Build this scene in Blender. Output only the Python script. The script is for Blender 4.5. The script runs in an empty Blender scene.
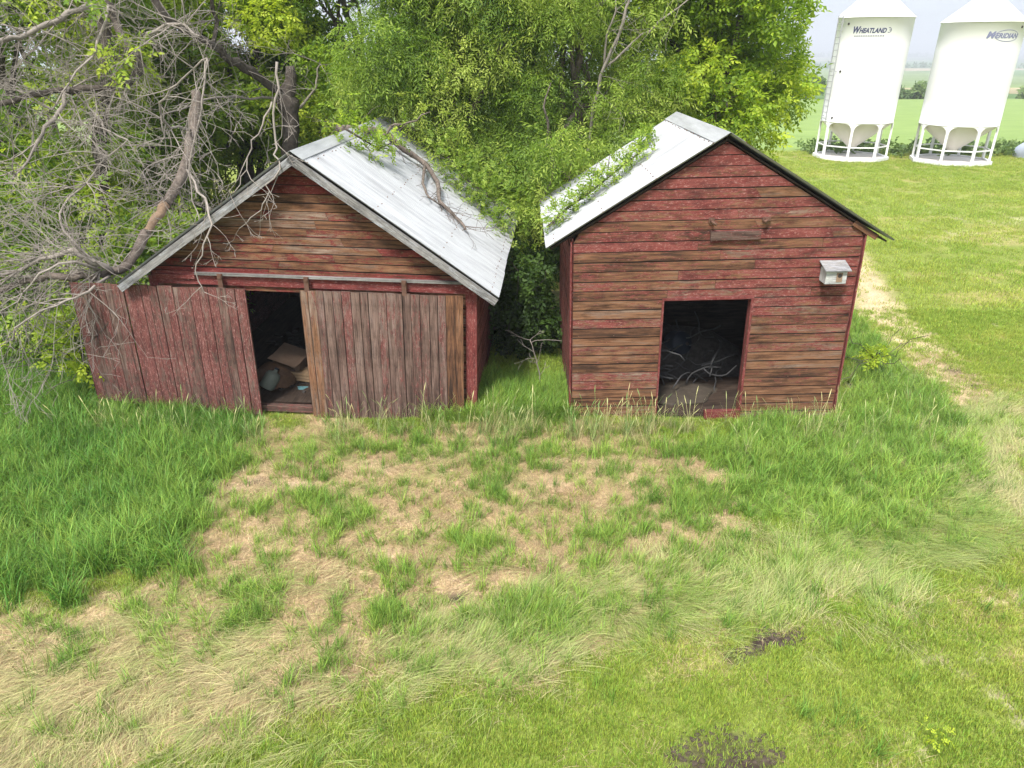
import bpy, math, random
import numpy as np
from mathutils import Vector, Matrix
rng = np.random.default_rng(7)
random.seed(7)
R = math.radians
scene = bpy.context.scene
COL = scene.collection

# ------------------------------------------------------------------ camera
CAMH, PITCH, F = 5.3, R(25.0), 715.0
CP, SP = math.cos(PITCH), math.sin(PITCH)
cam_d = bpy.data.cameras.new("camera"); cam = bpy.data.objects.new("camera", cam_d); COL.objects.link(cam)
cam_d.sensor_width = 36.0; cam_d.lens = F / 1024 * 36.0; cam_d.clip_end = 20000; cam_d.clip_start = 0.05
cam.location = (0, 0, CAMH); cam.rotation_euler = (R(90) - PITCH, 0, 0)
scene.camera = cam

def P(px, py, d):
    """a point seen at (px, py) standing d metres ahead"""
    a, b = (px - 512) / F, (384 - py) / F
    y = CP + SP * b; s = d / y
    return Vector((a * s, d, CAMH + s * (-SP + CP * b)))
def project(x, y, z=0.0):
    ry, rz = y, z - CAMH
    zc = np.maximum(ry * CP - rz * SP, 0.05)
    return 512 + F * x / zc, 384 - F * (ry * SP + rz * CP) / zc

# ------------------------------------------------------------------ noise
def vnoise(x, y, seed=0):
    xi, yi = np.floor(x).astype(np.int64), np.floor(y).astype(np.int64)
    xf, yf = x - xi, y - yi
    u, v = xf * xf * (3 - 2 * xf), yf * yf * (3 - 2 * yf)
    def h(i, j):
        n = (i * 374761393 + j * 668265263 + seed * 974634777) & 0x7fffffff
        n = ((n ^ (n >> 13)) * 1274126177) & 0x7fffffff
        return ((n ^ (n >> 16)) & 0xffff) / 65535.0
    return (h(xi, yi) * (1 - u) + h(xi + 1, yi) * u) * (1 - v) + (h(xi, yi + 1) * (1 - u) + h(xi + 1, yi + 1) * u) * v
def fbm(x, y, seed=0, oct=4):
    s, a, t = 0, 0.5, 0
    for o in range(oct):
        s = s + a * vnoise(x * 2 ** o, y * 2 ** o, seed + o); t += a; a *= 0.5
    return s / t
def sstep(a, b, x):
    t = np.clip((x - a) / (b - a), 0, 1); return t * t * (3 - 2 * t)

# ------------------------------------------------------------------ tagging
def tag(o, label=None, cat=None, group=None, kind=None):
    if label: o["label"] = label
    if cat: o["category"] = cat
    if group: o["group"] = group
    if kind: o["kind"] = kind
    return o
def thing(name, label, cat, loc=(0, 0, 0), rot=(0, 0, 0), group=None):
    o = bpy.data.objects.new(name, None); COL.objects.link(o)
    o.location = loc; o.rotation_euler = rot; o.empty_display_size = 0.2
    return tag(o, label, cat, group)

# ------------------------------------------------------------------ mesh builder
class MB:
    def __init__(s): s.v = []; s.f = []; s.uv = []; s.rnd = []; s.bias = []; s.smooth = []; s.mi = []
    def face(s, pts, uv=None, rnd=0.5, bias=0.0, smooth=False, mi=0):
        i = len(s.v); s.v += [tuple(p) for p in pts]; s.f.append(tuple(range(i, i + len(pts))))
        s.uv.append(uv if uv else [(p[0], p[1]) for p in pts]); s.rnd.append(rnd); s.bias.append(bias); s.smooth.append(smooth); s.mi.append(mi)
    def obox(s, o, U, V, N, lu, lv, ln, rnd=None, bias=0.0, mi=0):
        """box from corner o; grain along U"""
        rnd = random.random() if rnd is None else rnd
        o, U, V, N = Vector(o), Vector(U), Vector(V), Vector(N)
        c = [o + U * (lu * a) + V * (lv * b) + N * (ln * d) for a in (0, 1) for b in (0, 1) for d in (0, 1)]
        g = lambda a, b, d: c[a * 4 + b * 2 + d]
        q = [([g(0,0,1), g(1,0,1), g(1,1,1), g(0,1,1)], [(0,0),(lu,0),(lu,lv),(0,lv)]),
             ([g(0,1,0), g(1,1,0), g(1,0,0), g(0,0,0)], [(0,lv),(lu,lv),(lu,0),(0,0)]),
             ([g(0,0,0), g(1,0,0), g(1,0,1), g(0,0,1)], [(0,0),(lu,0),(lu,ln),(0,ln)]),
             ([g(0,1,1), g(1,1,1), g(1,1,0), g(0,1,0)], [(0,ln),(lu,ln),(lu,0),(0,0)]),
             ([g(0,0,0), g(0,0,1), g(0,1,1), g(0,1,0)], [(0,0),(0,ln),(.02,ln),(.02,0)]),
             ([g(1,0,1), g(1,0,0), g(1,1,0), g(1,1,1)], [(0,ln),(0,0),(.02,0),(.02,ln)])]
        flip = U.cross(V).dot(N) < 0
        for p, uv in q:
            if flip: p, uv = p[::-1], uv[::-1]
            s.face(p, uv, rnd, bias, mi=mi)
    def box(s, x0, x1, y0, y1, z0, z1, rnd=None, bias=0.0, mi=0):
        d = [(x1 - x0, (1,0,0)), (y1 - y0, (0,1,0)), (z1 - z0, (0,0,1))]
        d.sort(key=lambda t: -t[0])
        s.obox((x0, y0, z0), d[0][1], d[1][1], d[2][1], d[0][0], d[1][0], d[2][0], rnd, bias, mi)
    def bar(s, a, b, w, h, up=(0, 0, 1), rnd=None, bias=0.0, mi=0):
        a, b = Vector(a), Vector(b); U = b - a; L = U.length; U.normalize()
        V = Vector(up).cross(U); V.normalize(); N = U.cross(V)
        s.obox(a - V * w / 2 - N * h / 2, U, V, N, L, w, h, rnd, bias, mi)
    def tube(s, pts, rad, sides=6, rnd=None, cap=True, mi=0, bias=0.0):
        rnd = random.random() if rnd is None else rnd
        pts = [Vector(p) for p in pts]; n = len(pts)
        base = len(s.v); ln = 0.0; prevN = None; lens = []
        for i, p in enumerate(pts):
            t = (pts[min(i + 1, n - 1)] - pts[max(i - 1, 0)])
            if t.length < 1e-9: t = Vector((0, 0, 1))
            t.normalize()
            if prevN is None:
                ref = Vector((0, 0, 1)) if abs(t.z) < 0.9 else Vector((1, 0, 0)); N = t.cross(ref)
            else: N = prevN - t * prevN.dot(t)
            if N.length < 1e-6: N = t.orthogonal()
            N.normalize(); prevN = N; B = t.cross(N)
            r = rad[i] if hasattr(rad, '__len__') else rad
            if i: ln += (p - pts[i - 1]).length
            lens.append(ln)
            for k in range(sides):
                a = 2 * math.pi * k / sides
                s.v.append(tuple(p + (N * math.cos(a) + B * math.sin(a)) * r))
        for i in range(n - 1):
            for k in range(sides):
                k2 = (k + 1) % sides
                s.f.append((base + i * sides + k, base + i * sides + k2, base + (i + 1) * sides + k2, base + (i + 1) * sides + k))
                v0, v1 = k / sides * .2, (k + 1) / sides * .2
                s.uv.append([(lens[i], v0), (lens[i], v1), (lens[i + 1], v1), (lens[i + 1], v0)])
                s.rnd.append(rnd); s.bias.append(bias); s.smooth.append(sides > 4); s.mi.append(mi)
        if cap:
            for q in (tuple(base + k for k in reversed(range(sides))), tuple(base + (n - 1) * sides + k for k in range(sides))):
                s.f.append(q); s.uv.append([(0, 0)] * sides); s.rnd.append(rnd); s.bias.append(bias); s.smooth.append(False); s.mi.append(mi)
    def lathe(s, prof, n=32, c=(0, 0, 0), smooth=True, mi=0):
        c = Vector(c)
        for i in range(len(prof) - 1):
            (r0, z0), (r1, z1) = prof[i], prof[i + 1]
            for k in range(n):
                a, b = 2 * math.pi * k / n, 2 * math.pi * (k + 1) / n
                pts = [c + Vector((r0 * math.cos(a), r0 * math.sin(a), z0)), c + Vector((r0 * math.cos(b), r0 * math.sin(b), z0)),
                       c + Vector((r1 * math.cos(b), r1 * math.sin(b), z1)), c + Vector((r1 * math.cos(a), r1 * math.sin(a), z1))]
                if r0 < 1e-6: pts = pts[1:]
                elif r1 < 1e-6: pts = pts[:3]
                s.face(pts, None, 0.5, 0, smooth, mi)
    def build(s, name, mats, parent=None, merge=False):
        me = bpy.data.meshes.new(name); me.from_pydata(s.v, [], s.f)
        if not isinstance(mats, (list, tuple)): mats = [mats]
        for m in mats: me.materials.append(m)
        uvl = me.uv_layers.new(name="UVMap")
        flat = [c for u in s.uv for q in u for c in q]
        uvl.data.foreach_set("uv", flat)
        for nm, arr in (("rnd", s.rnd), ("bias", s.bias)):
            at = me.attributes.new(nm, 'FLOAT', 'FACE'); at.data.foreach_set("value", arr)
        me.polygons.foreach_set("use_smooth", s.smooth); me.polygons.foreach_set("material_index", s.mi)
        if merge:
            import bmesh
            bm = bmesh.new(); bm.from_mesh(me); bmesh.ops.remove_doubles(bm, verts=bm.verts, dist=1e-4); bm.to_mesh(me); bm.free()
        me.update()
        o = bpy.data.objects.new(name, me); COL.objects.link(o)
        if parent: o.parent = parent
        return o

# ------------------------------------------------------------------ materials
class NT:
    def __init__(s, name):
        s.m = bpy.data.materials.new(name); s.m.use_nodes = True; s.t = s.m.node_tree
        s.t.nodes.clear(); s.out = s.t.nodes.new("ShaderNodeOutputMaterial")
    def n(s, typ, **kw):
        nd = s.t.nodes.new(typ)
        for k, v in kw.items():
            if k.startswith("i_"): nd.inputs[k[2:].replace("_", " ")].default_value = v
            else: setattr(nd, k, v)
        return nd
    def l(s, a, b): s.t.links.new(a, b)
    def attr(s, name, typ='GEOMETRY'):
        return s.n("ShaderNodeAttribute", attribute_name=name, attribute_type=typ)
    def math(s, op, a, b=None, c=None, clamp=False):
        nd = s.n("ShaderNodeMath", operation=op, use_clamp=clamp)
        for i, x in enumerate((a, b, c)):
            if x is None: continue
            if isinstance(x, (int, float)): nd.inputs[i].default_value = x
            else: s.l(x, nd.inputs[i])
        return nd.outputs[0]
    def mix(s, fac, a, b, blend='MIX'):
        nd = s.n("ShaderNodeMix", data_type='RGBA', blend_type=blend)
        for sock, x in ((nd.inputs[0], fac), (nd.inputs[6], a), (nd.inputs[7], b)):
            if isinstance(x, (int, float)): sock.default_value = x
            elif isinstance(x, (tuple, list)): sock.default_value = (*x[:3], 1)
            else: s.l(x, sock)
        return nd.outputs[2]
    def noise(s, vec, scale, detail=4, rough=0.55, dist=0.0):
        nd = s.n("ShaderNodeTexNoise"); nd.inputs["Scale"].default_value = scale
        nd.inputs["Detail"].default_value = detail; nd.inputs["Roughness"].default_value = rough; nd.inputs["Distortion"].default_value = dist
        if vec is not None: s.l(vec, nd.inputs["Vector"])
        return nd.outputs["Fac"]
    def mapv(s, vec, scale=(1, 1, 1), loc=None):
        nd = s.n("ShaderNodeMapping"); nd.inputs["Scale"].default_value = scale
        s.l(vec, nd.inputs["Vector"])
        if loc is not None:
            if isinstance(loc, tuple): nd.inputs["Location"].default_value = loc
            else: s.l(loc, nd.inputs["Location"])
        return nd.outputs[0]
    def ramp(s, fac, stops, interp='LINEAR'):
        nd = s.n("ShaderNodeValToRGB"); cr = nd.color_ramp; cr.interpolation = interp
        while len(cr.elements) < len(stops): cr.elements.new(0.5)
        for e, (p, c) in zip(cr.elements, stops):
            e.position = p; e.color = (*c[:3], 1) if hasattr(c, '__len__') else (c, c, c, 1)
        s.l(fac, nd.inputs[0]); return nd.outputs[0]
    def bump(s, h, strength=0.4, dist=0.01):
        nd = s.n("ShaderNodeBump"); nd.inputs["Strength"].default_value = strength; nd.inputs["Distance"].default_value = dist
        s.l(h, nd.inputs["Height"]); return nd.outputs[0]
    def principled(s, col, rough=0.8, metal=0.0, normal=None, spec=0.3):
        b = s.n("ShaderNodeBsdfPrincipled")
        if isinstance(col, (tuple, list)): b.inputs["Base Color"].default_value = (*col[:3], 1)
        else: s.l(col, b.inputs["Base Color"])
        if isinstance(rough, (int, float)): b.inputs["Roughness"].default_value = rough
        else: s.l(rough, b.inputs["Roughness"])
        b.inputs["Metallic"].default_value = metal; b.inputs["Specular IOR Level"].default_value = spec
        if normal is not None: s.l(normal, b.inputs["Normal"])
        return b
    def done(s, sh): s.l(sh.outputs[0], s.out.inputs["Surface"]); return s.m

def painted_wood(name, paint, paint2, wood_stops, amount=0.5, chips=0.5, grain_c=1.0, n2amt=0.16, rndamt=0.05, woodvar=0.24):
    """weathered boards: bare wood showing where the paint has worn off; UV x runs along the grain, in metres"""
    t = NT(name)
    uv = t.n("ShaderNodeUVMap", uv_map="UVMap").outputs[0]
    rnd = t.attr("rnd").outputs["Fac"]; bias = t.attr("bias").outputs["Fac"]
    off = t.n("ShaderNodeCombineXYZ"); t.l(t.math('MULTIPLY', rnd, 37.0), off.inputs[0]); t.l(t.math('MULTIPLY', rnd, 91.0), off.inputs[1])
    va = t.n("ShaderNodeVectorMath", operation='ADD'); t.l(uv, va.inputs[0]); t.l(off.outputs[0], va.inputs[1]); v = va.outputs[0]
    grain = t.noise(t.mapv(v, (2.6, 70, 1)), 1.0, 6, 0.72, 0.3)
    streak = t.noise(t.mapv(v, (1.3, 16, 1)), 1.0, 5, 0.65, 0.5)
    broad = t.noise(t.mapv(uv, (0.8, 3, 1)), 1.0, 3, 0.5)
    st = t.math('ADD', t.math('ADD', streak, t.math('MULTIPLY', t.math('SUBTRACT', broad, 0.5), 0.35)), t.math('MULTIPLY', t.math('SUBTRACT', rnd, 0.5), woodvar))
    wood = t.ramp(st, wood_stops)
    g2 = t.ramp(grain, [(0.28, 1.0 - .7 * grain_c), (0.5, 0.95), (0.75, 1.0 + .3 * grain_c)])
    wood = t.mix(1.0, wood, g2, 'MULTIPLY')
    n1 = t.noise(t.mapv(v, (3.4, 13, 1)), 1.0, 10, 0.78, 0.8)
    n3 = t.noise(t.mapv(v, (9, 48, 1)), 1.0, 6, 0.75, 0.3)
    n2 = t.noise(t.mapv(v, (0.7, 1.2, 1)), 1.0, 3, 0.5)
    nn = t.math('ADD', t.math('MULTIPLY', n1, 0.62), t.math('MULTIPLY', n3, 0.38))
    pm = t.math('ADD', t.math('ADD', nn, t.math('MULTIPLY', t.math('SUBTRACT', n2, 0.5), n2amt)),
                t.math('ADD', t.math('MULTIPLY', t.math('SUBTRACT', rnd, 0.5), rndamt), t.math('ADD', bias, amount - 0.5)))
    mask = t.ramp(pm, [(0.464, 0.0), (0.512, 0.95)])
    pc = t.mix(t.ramp(t.noise(t.mapv(v, (2.4, 8, 1)), 1.3, 8, 0.75), [(0.35, 0.0), (0.65, 1.0)]), paint, paint2)
    pc = t.mix(1.0, pc, t.ramp(grain, [(0.3, 0.55), (0.6, 1.08)]), 'MULTIPLY')
    ch = t.ramp(t.noise(t.mapv(v, (16, 46, 1)), 1.0, 7, 0.8), [(0.54, 0.0), (0.62, 1.0)])
    pc = t.mix(t.math('MULTIPLY', ch, chips), pc, (0.42, 0.25, 0.225))
    col = t.mix(mask, wood, pc)
    gr = t.ramp(t.noise(t.mapv(uv, (2.0, 5, 1)), 1.0, 8, 0.75), [(0.34, 0.30), (0.52, 1.0)])
    col = t.mix(0.85, col, gr, 'MULTIPLY')
    h = t.math('ADD', t.math('MULTIPLY', grain, 0.7), t.math('MULTIPLY', mask, 0.3))
    return t.done(t.principled(col, 0.85, 0, t.bump(h, 0.7, 0.008), 0.2))

BROWN = [(0.25, (.045, .026, .018)), (0.40, (.13, .062, .034)), (0.52, (.215, .108, .058)), (0.64, (.185, .12, .088)), (0.80, (.29, .215, .165))]
GREYW = [(0.25, (.045, .028, .022)), (0.42, (.11, .068, .055)), (0.56, (.175, .115, .092)), (0.7, (.215, .155, .135)), (0.85, (.28, .22, .195))]
SILV = [(0.25, (.12, .11, .105)), (0.5, (.24, .23, .22)), (0.75, (.36, .35, .34))]
M = {}
M['siding'] = painted_wood("worn red siding", (.15, .028, .025), (.235, .07, .06), BROWN, 0.494, 0.8, 1.0, .26)
M['gable'] = painted_wood("worn red gable boards", (.125, .017, .016), (.19, .036, .032), BROWN, 0.50, 0.3)
M['door'] = painted_wood("weathered red door planks", (.125, .034, .030), (.19, .075, .065), GREYW, 0.474, 0.85, 1.0, .2, .03, .12)
M['trim'] = painted_wood("red painted trim", (.135, .02, .019), (.21, .055, .05), GREYW, 0.545, 0.6)
M['grey'] = painted_wood("bare silver grey boards", (.36, .37, .385), (.28, .28, .29), SILV, 0.47, 0.1)
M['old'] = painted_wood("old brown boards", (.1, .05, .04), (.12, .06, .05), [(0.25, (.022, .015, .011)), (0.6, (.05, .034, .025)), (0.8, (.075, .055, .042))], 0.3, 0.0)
M['whitewood'] = painted_wood("flaking white paint", (.62, .62, .6), (.5, .5, .49), SILV, 0.56, 0.1)

def simple(name, col, rough=0.7, metal=0.0, var=0.25, scale=6.0, bumpk=0.0, coord="Object"):
    t = NT(name); tc = t.n("ShaderNodeTexCoord").outputs[coord]
    nz = t.noise(tc, scale, 6, 0.65)
    c = t.mix(1.0, col, t.ramp(nz, [(0.25, 1 - var), (0.75, 1 + var)]), 'MULTIPLY')
    return t.done(t.principled(c, rough, metal, t.bump(nz, bumpk, 0.02) if bumpk else None))
def roofing(name):
    t = NT(name)
    uv = t.n("ShaderNodeUVMap", uv_map="UVMap").outputs[0]
    a = t.noise(t.mapv(uv, (0.7, 6, 1)), 1.0, 6, 0.65); b = t.noise(t.mapv(uv, (6, 9, 1)), 1.0, 7, 0.7)
    c = t.ramp(a, [(0.25, (.22, .225, .23)), (0.5, (.34, .35, .36)), (0.75, (.44, .45, .465))])
    c = t.mix(t.ramp(b, [(0.58, 0.0), (0.72, 0.5)]), c, (.30, .285, .265))
    return t.done(t.principled(c, 0.55, 0.12, t.bump(b, 0.15, 0.004), 0.4))
M['roof'] = roofing("galvanised corrugated sheet")
M['screw'] = simple("rusty screw heads", (.16, .09, .06), .7)
M['dark'] = simple("black void lining", (.03, .025, .022), .9)
M['rust'] = simple("rusty iron", (.13, .07, .05), .7, .3)
M['bark'] = simple("grey brown bark", (.085, .07, .06), .95, 0, .6, 10, 1.6)
M['deadwood'] = simple("bleached dead wood", (.235, .205, .18), .9, 0, .35, 7, .4)
M['deadbark'] = simple("flaking dead bark", (.13, .105, .088), .95, 0, .65, 11, 1.6)
M['rotwood'] = simple("broken reddish wood", (.22, .15, .10), .9, 0, .4, 10, .5)
M['silo'] = simple("white silo paint", (.72, .72, .715), .4, 0, .03, .7)
M['hopper'] = simple("hopper steel paint", (.66, .62, .57), .5, 0, .06, 1)
M['navy'] = simple("dark blue lettering", (.04, .045, .10), .5, 0, .0)
M['slate'] = simple("grey blue lettering", (.16, .17, .26), .5, 0, .0)
M['ladder'] = simple("ladder steel", (.38, .38, .40), .5, .4, .1)
M['pad'] = simple("pale concrete", (.55, .52, .50), .9, 0, .15, 3)
M['card'] = simple("worn cardboard", (.20, .135, .095), .85, 0, .15)
M['plank'] = simple("pale plank", (.25, .17, .10), .85, 0, .25)
M['pale'] = simple("pale green plastic", (.15, .17, .14), .6, 0, .1)
M['sack'] = simple("brown burlap sack", (.10, .058, .035), .95, 0, .3, 12, .6)
M['teal'] = simple("faded teal cloth", (.08, .17, .19), .9, 0, .3)
M['steel'] = simple("dull grey pipe", (.05, .05, .052), .7, .2, .4)
M['bluep'] = simple("faded blue plastic", (.012, .017, .03), .6, 0, .2)
M['tarp'] = simple("pale blue tarp", (.38, .42, .52), .7, 0, .12, 3)
M['sandm'] = simple("dirty sand", (.05, .04, .03), .95, 0, .3, 8, .6)
M['rubblem'] = simple("dark rubbish", (.04, .036, .034), .9, 0, .5, 14, .6)

def leaf_mat(name, stops, trans=0.45):
    t = NT(name)
    c = t.ramp(t.attr("tint").outputs["Fac"], stops)
    d = t.principled(c, 0.55, 0, None, 0.25)
    tr = t.n("ShaderNodeBsdfTranslucent"); t.l(t.mix(1.0, c, (1.25, 1.3, .7), 'MULTIPLY'), tr.inputs[0])
    mx = t.n("ShaderNodeMixShader"); mx.inputs[0].default_value = trans
    t.l(d.outputs[0], mx.inputs[1]); t.l(tr.outputs[0], mx.inputs[2])
    return t.done(mx)
M['leaf_lime'] = leaf_mat("lime maple leaves", [(0, (.08, .15, .018)), (.5, (.24, .36, .032)), (1, (.46, .54, .05))])
M['leaf_mid'] = leaf_mat("green maple leaves", [(0, (.065, .135, .02)), (.5, (.20, .32, .036)), (1, (.42, .50, .06))])
M['leaf_willow'] = leaf_mat("willow leaves", [(0, (.075, .145, .024)), (.5, (.235, .345, .05)), (1, (.46, .54, .12))])
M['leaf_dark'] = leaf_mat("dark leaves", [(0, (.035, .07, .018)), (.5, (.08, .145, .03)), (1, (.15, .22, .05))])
M['leaf_far'] = leaf_mat("field bush leaves", [(0, (.07, .13, .04)), (.5, (.13, .20, .06)), (1, (.20, .28, .08))], .3)

def blade_mat(name):
    t = NT(name)
    c = t.attr("tint", 'INSTANCER').outputs["Color"]
    b = t.attr("br").outputs["Fac"]
    c = t.mix(1.0, c, t.ramp(b, [(0, .5), (1, 1.45)]), 'MULTIPLY')
    hs = t.n("ShaderNodeHueSaturation"); t.l(c, hs.inputs["Color"])
    t.l(t.math('ADD', t.math('MULTIPLY', t.math('FRACT', t.math('MULTIPLY', b, 7.31)), .05), .475), hs.inputs["Hue"])
    c = hs.outputs[0]
    d = t.principled(c, 0.5, 0, None, 0.25)
    tr = t.n("ShaderNodeBsdfTranslucent"); t.l(c, tr.inputs[0])
    mx = t.n("ShaderNodeMixShader"); mx.inputs[0].default_value = .35
    t.l(d.outputs[0], mx.inputs[1]); t.l(tr.outputs[0], mx.inputs[2])
    return t.done(mx)
M['blade'] = blade_mat("grass blades")

# ------------------------------------------------------------------ ground masks
def inpoly(px, py, poly):
    r = np.zeros(px.shape, bool); n = len(poly)
    for i in range(n):
        x1, y1 = poly[i]; x2, y2 = poly[(i + 1) % n]
        if y1 == y2: continue
        c = ((y1 > py) != (y2 > py)) & (px < (x2 - x1) * (py - y1) / (y2 - y1) + x1)
        r ^= c
    return r
def nearline(px, py, line):
    d = np.full(px.shape, 1e9)
    for (x1, y1), (x2, y2) in zip(line[:-1], line[1:]):
        t = np.clip(((px - x1) * (x2 - x1) + (py - y1) * (y2 - y1)) / ((x2 - x1) ** 2 + (y2 - y1) ** 2), 0, 1)
        d = np.minimum(d, np.hypot(px - x1 - t * (x2 - x1), py - y1 - t * (y2 - y1)))
    return d
TALL_L = [(-900, 250), (40, 316), (100, 372), (150, 385), (262, 416), (236, 446), (226, 486), (196, 535), (120, 580), (40, 606), (-40, 630), (-900, 760)]
TALL_R = [(842, 312), (868, 318), (900, 352), (958, 398), (985, 440), (968, 490), (915, 520), (850, 540), (790, 535), (730, 480), (690, 432), (760, 416), (836, 410)]
DRY = [(222, 440), (255, 414), (330, 408), (400, 420), (480, 424), (560, 418), (640, 418), (700, 440), (740, 480), (740, 545), (680, 590), (640, 640), (520, 672), (400, 660), (330, 690), (200, 735), (60, 800), (-300, 850), (-300, 660), (60, 612), (150, 575), (205, 515)]
ARC = [(1002, 430), (1000, 475), (962, 522), (880, 562), (780, 585), (660, 592), (540, 625), (420, 650)]
PATH = [(850, 262), (876, 306), (925, 348), (972, 392), (1003, 438), (1022, 500)]
TUFTS = [(490, 468, 32, 26), (556, 458, 24, 18), (412, 566, 40, 18), (240, 604, 34, 20), (372, 606, 26, 28), (590, 608, 48, 20), (340, 532, 26, 34),
         (425, 640, 26, 20), (700, 545, 34, 16), (65, 632, 24, 14), (540, 600, 30, 16), (480, 540, 26, 16), (620, 520, 30, 16), (310, 500, 18, 12),
         (690, 500, 30, 18), (350, 436, 34, 8), (410, 440, 30, 10), (530, 420, 60, 20), (720, 450, 60, 12), (600, 560, 30, 14), (470, 600, 36, 14), (160, 610, 30, 10)]
BARE = [(398, 535, 34, 12), (440, 474, 30, 10), (365, 462, 34, 12), (470, 575, 30, 8), (620, 625, 40, 14), (265, 480, 34, 14), (690, 500, 24, 6), (140, 660, 40, 14), (325, 640, 30, 8), (545, 490, 24, 8)]
SOIL = [(780, 634, 26, 11), (742, 652, 24, 9), (726, 750, 58, 30), (452, 588, 14, 5), (955, 365, 9, 3), (972, 384, 8, 3), (262, 478, 16, 5)]
GREYB = [(960, 640, 34, 16), (1004, 690, 26, 22), (985, 720, 20, 12), (965, 235, 55, 6), (1000, 218, 40, 5), (930, 210, 40, 4), (880, 715, 14, 6), (1012, 600, 20, 14), (1000, 320, 22, 5)]
def spots(px, py, L):
    m = np.zeros(px.shape)
    for cx, cy, rx, ry in L:
        q = np.hypot((px - cx) / rx, (py - cy) / ry); m = np.maximum(m, 1 - sstep(0.55, 1.15, q))
    return m
def masks(x, y):
    px, py = project(x, y)
    px0, py0 = px, py
    j = np.clip(8.0 / np.maximum(y, 2), 0.35, 1.6)
    px = px + (fbm(x * 1.7, y * 1.7, 11) - .5) * 90 * j; py = py + (fbm(x * 1.7, y * 1.7, 23) - .5) * 60 * j
    vis = y > 2.2; px1, py1 = px0 * .7 + px * .3, py0 * .7 + py * .3
    k = {}
    k['tallL'] = inpoly(px, py, TALL_L) & vis
    k['tallR'] = inpoly(px, py, TALL_R) & vis
    k['arc'] = np.where(vis, 1 - sstep(12, 62, nearline(px, py, ARC)), 0)
    k['path'] = np.where(vis, 1 - sstep(9, 30, nearline(px1, py1, PATH)), 0)
    k['tallR'] = k['tallR'] & (k['path'] < .3)
    k['dry'] = inpoly(px, py, DRY) & vis
    k['tuft'] = spots(px, py, TUFTS) * vis; k['bare'] = spots(px, py, BARE) * vis
    br_ = sstep(.42, .58, fbm(x * 5, y * 5, 91)); k['soil'] = np.clip(spots(px1, py1, SOIL) * 1.15, 0, 1) * (.7 + .3 * br_) * vis; k['greyb'] = spots(px, py, GREYB) * br_ * vis; k['bare'] = k['bare'] * (.35 + .65 * br_); k['path'] = k['path'] * (.75 + .25 * br_)
    k['straw'] = sstep(.5, .68, fbm(x * .55 + 3, y * 1.1, 41)) * 1.0
    k['px'], k['py'] = px, py
    return k

def ground_z(x, y):
    z = -0.08 + 0.07 * (fbm(x * .5, y * .5, 3) - .5) + 0.03 * (fbm(x * 3, y * 3, 5) - .5)
    z = z - 0.10 * np.exp(-((x + 3.9) / 1.6) ** 2 - ((y - 9.9) / 1.0) ** 2)
    prof_d = np.array([-1e5, 44, 70, 122, 200, 400, 800, 1500, 3000, 4300, 5200, 1e5])
    prof_z = np.array([0, 0, -.45, -1.65, -4, -9, -13.5, -15.5, -15, -12.0, -6, -6])
    d = np.maximum(y, 0)
    z = z + np.interp(d, prof_d, prof_z) + np.clip((d - 300) / 900, 0, 1) * 5 * (fbm(x / 420, y / 420, 9) - .5)
    return z

# ------------------------------------------------------------------ the ground sheet
def axis(lo, hi, fine, end, g=1.16):
    a = list(np.arange(lo, hi + 1e-6, fine)); st = fine
    while a[-1] < end: st = min(st * g, 160); a.append(a[-1] + st)
    st = fine; b = []
    c = lo
    while c > -end: st = min(st * g, 160); c -= st; b.append(c)
    return np.array(b[::-1] + a)
xs = axis(-11, 14, 0.11, 6500); ys = axis(2.4, 17, 0.09, 5200, 1.07)
ys = ys[ys > -420]
gx, gy = np.meshgrid(xs, ys); nx, ny = len(xs), len(ys)
gz = ground_z(gx, gy)
me = bpy.data.meshes.new("ground")
co = np.stack([gx, gy, gz], -1).reshape(-1, 3).astype(np.float32)
ii, jj = np.meshgrid(np.arange(nx - 1), np.arange(ny - 1)); b0 = (jj * nx + ii).ravel()
quads = np.stack([b0, b0 + 1, b0 + nx + 1, b0 + nx], 1).astype(np.int32)
def fill_mesh(me, co, faces, nside):
    n = len(faces)
    me.vertices.add(len(co)); me.vertices.foreach_set("co", np.ascontiguousarray(co, np.float32).ravel())
    me.loops.add(n * nside); me.loops.foreach_set("vertex_index", np.ascontiguousarray(faces, np.int32).ravel())
    me.polygons.add(n); me.polygons.foreach_set("loop_start", np.arange(0, n * nside, nside, dtype=np.int32))
    try: me.polygons.foreach_set("loop_total", np.full(n, nside, np.int32))
    except Exception: pass
    me.update(calc_edges=True)
fill_mesh(me, co, quads, 4)
me.polygons.foreach_set("use_smooth", np.ones(len(quads), bool))
k = masks(gx, gy)
C = np.zeros(gx.shape + (3,))
def lay(C, m, c):
    m = np.asarray(m, float)[..., None]; return C * (1 - m) + np.array(c) * m
fb = fbm(gx * 6, gy * 6, 77)[..., None]; fb2 = fbm(gx * .35, gy * .35, 78)
C = C + np.array((.165, .20, .042)); C = lay(C, k['straw'] * .6, (.30, .25, .10))
C = lay(C, k['dry'] * .95, (.43, .31, .19)); C = lay(C, k['arc'] * .7, (.34, .31, .13))
C = lay(C, k['tallL'] * .9, (.11, .16, .04)); C = lay(C, k['tallR'] * .9, (.13, .19, .045))
C = lay(C, np.clip(k['tuft'], 0, 1) * .5, (.15, .19, .05)); C = lay(C, k['bare'] * .9, (.50, .37, .255))
C = lay(C, k['path'] * .92, (.48, .365, .24)); C = lay(C, k['greyb'] * .6, (.44, .37, .26)); C = lay(C, k['soil'], (.05, .036, .03))
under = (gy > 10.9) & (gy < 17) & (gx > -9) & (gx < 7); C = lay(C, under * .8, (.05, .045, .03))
C = C * (0.72 + 0.56 * fb)
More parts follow.
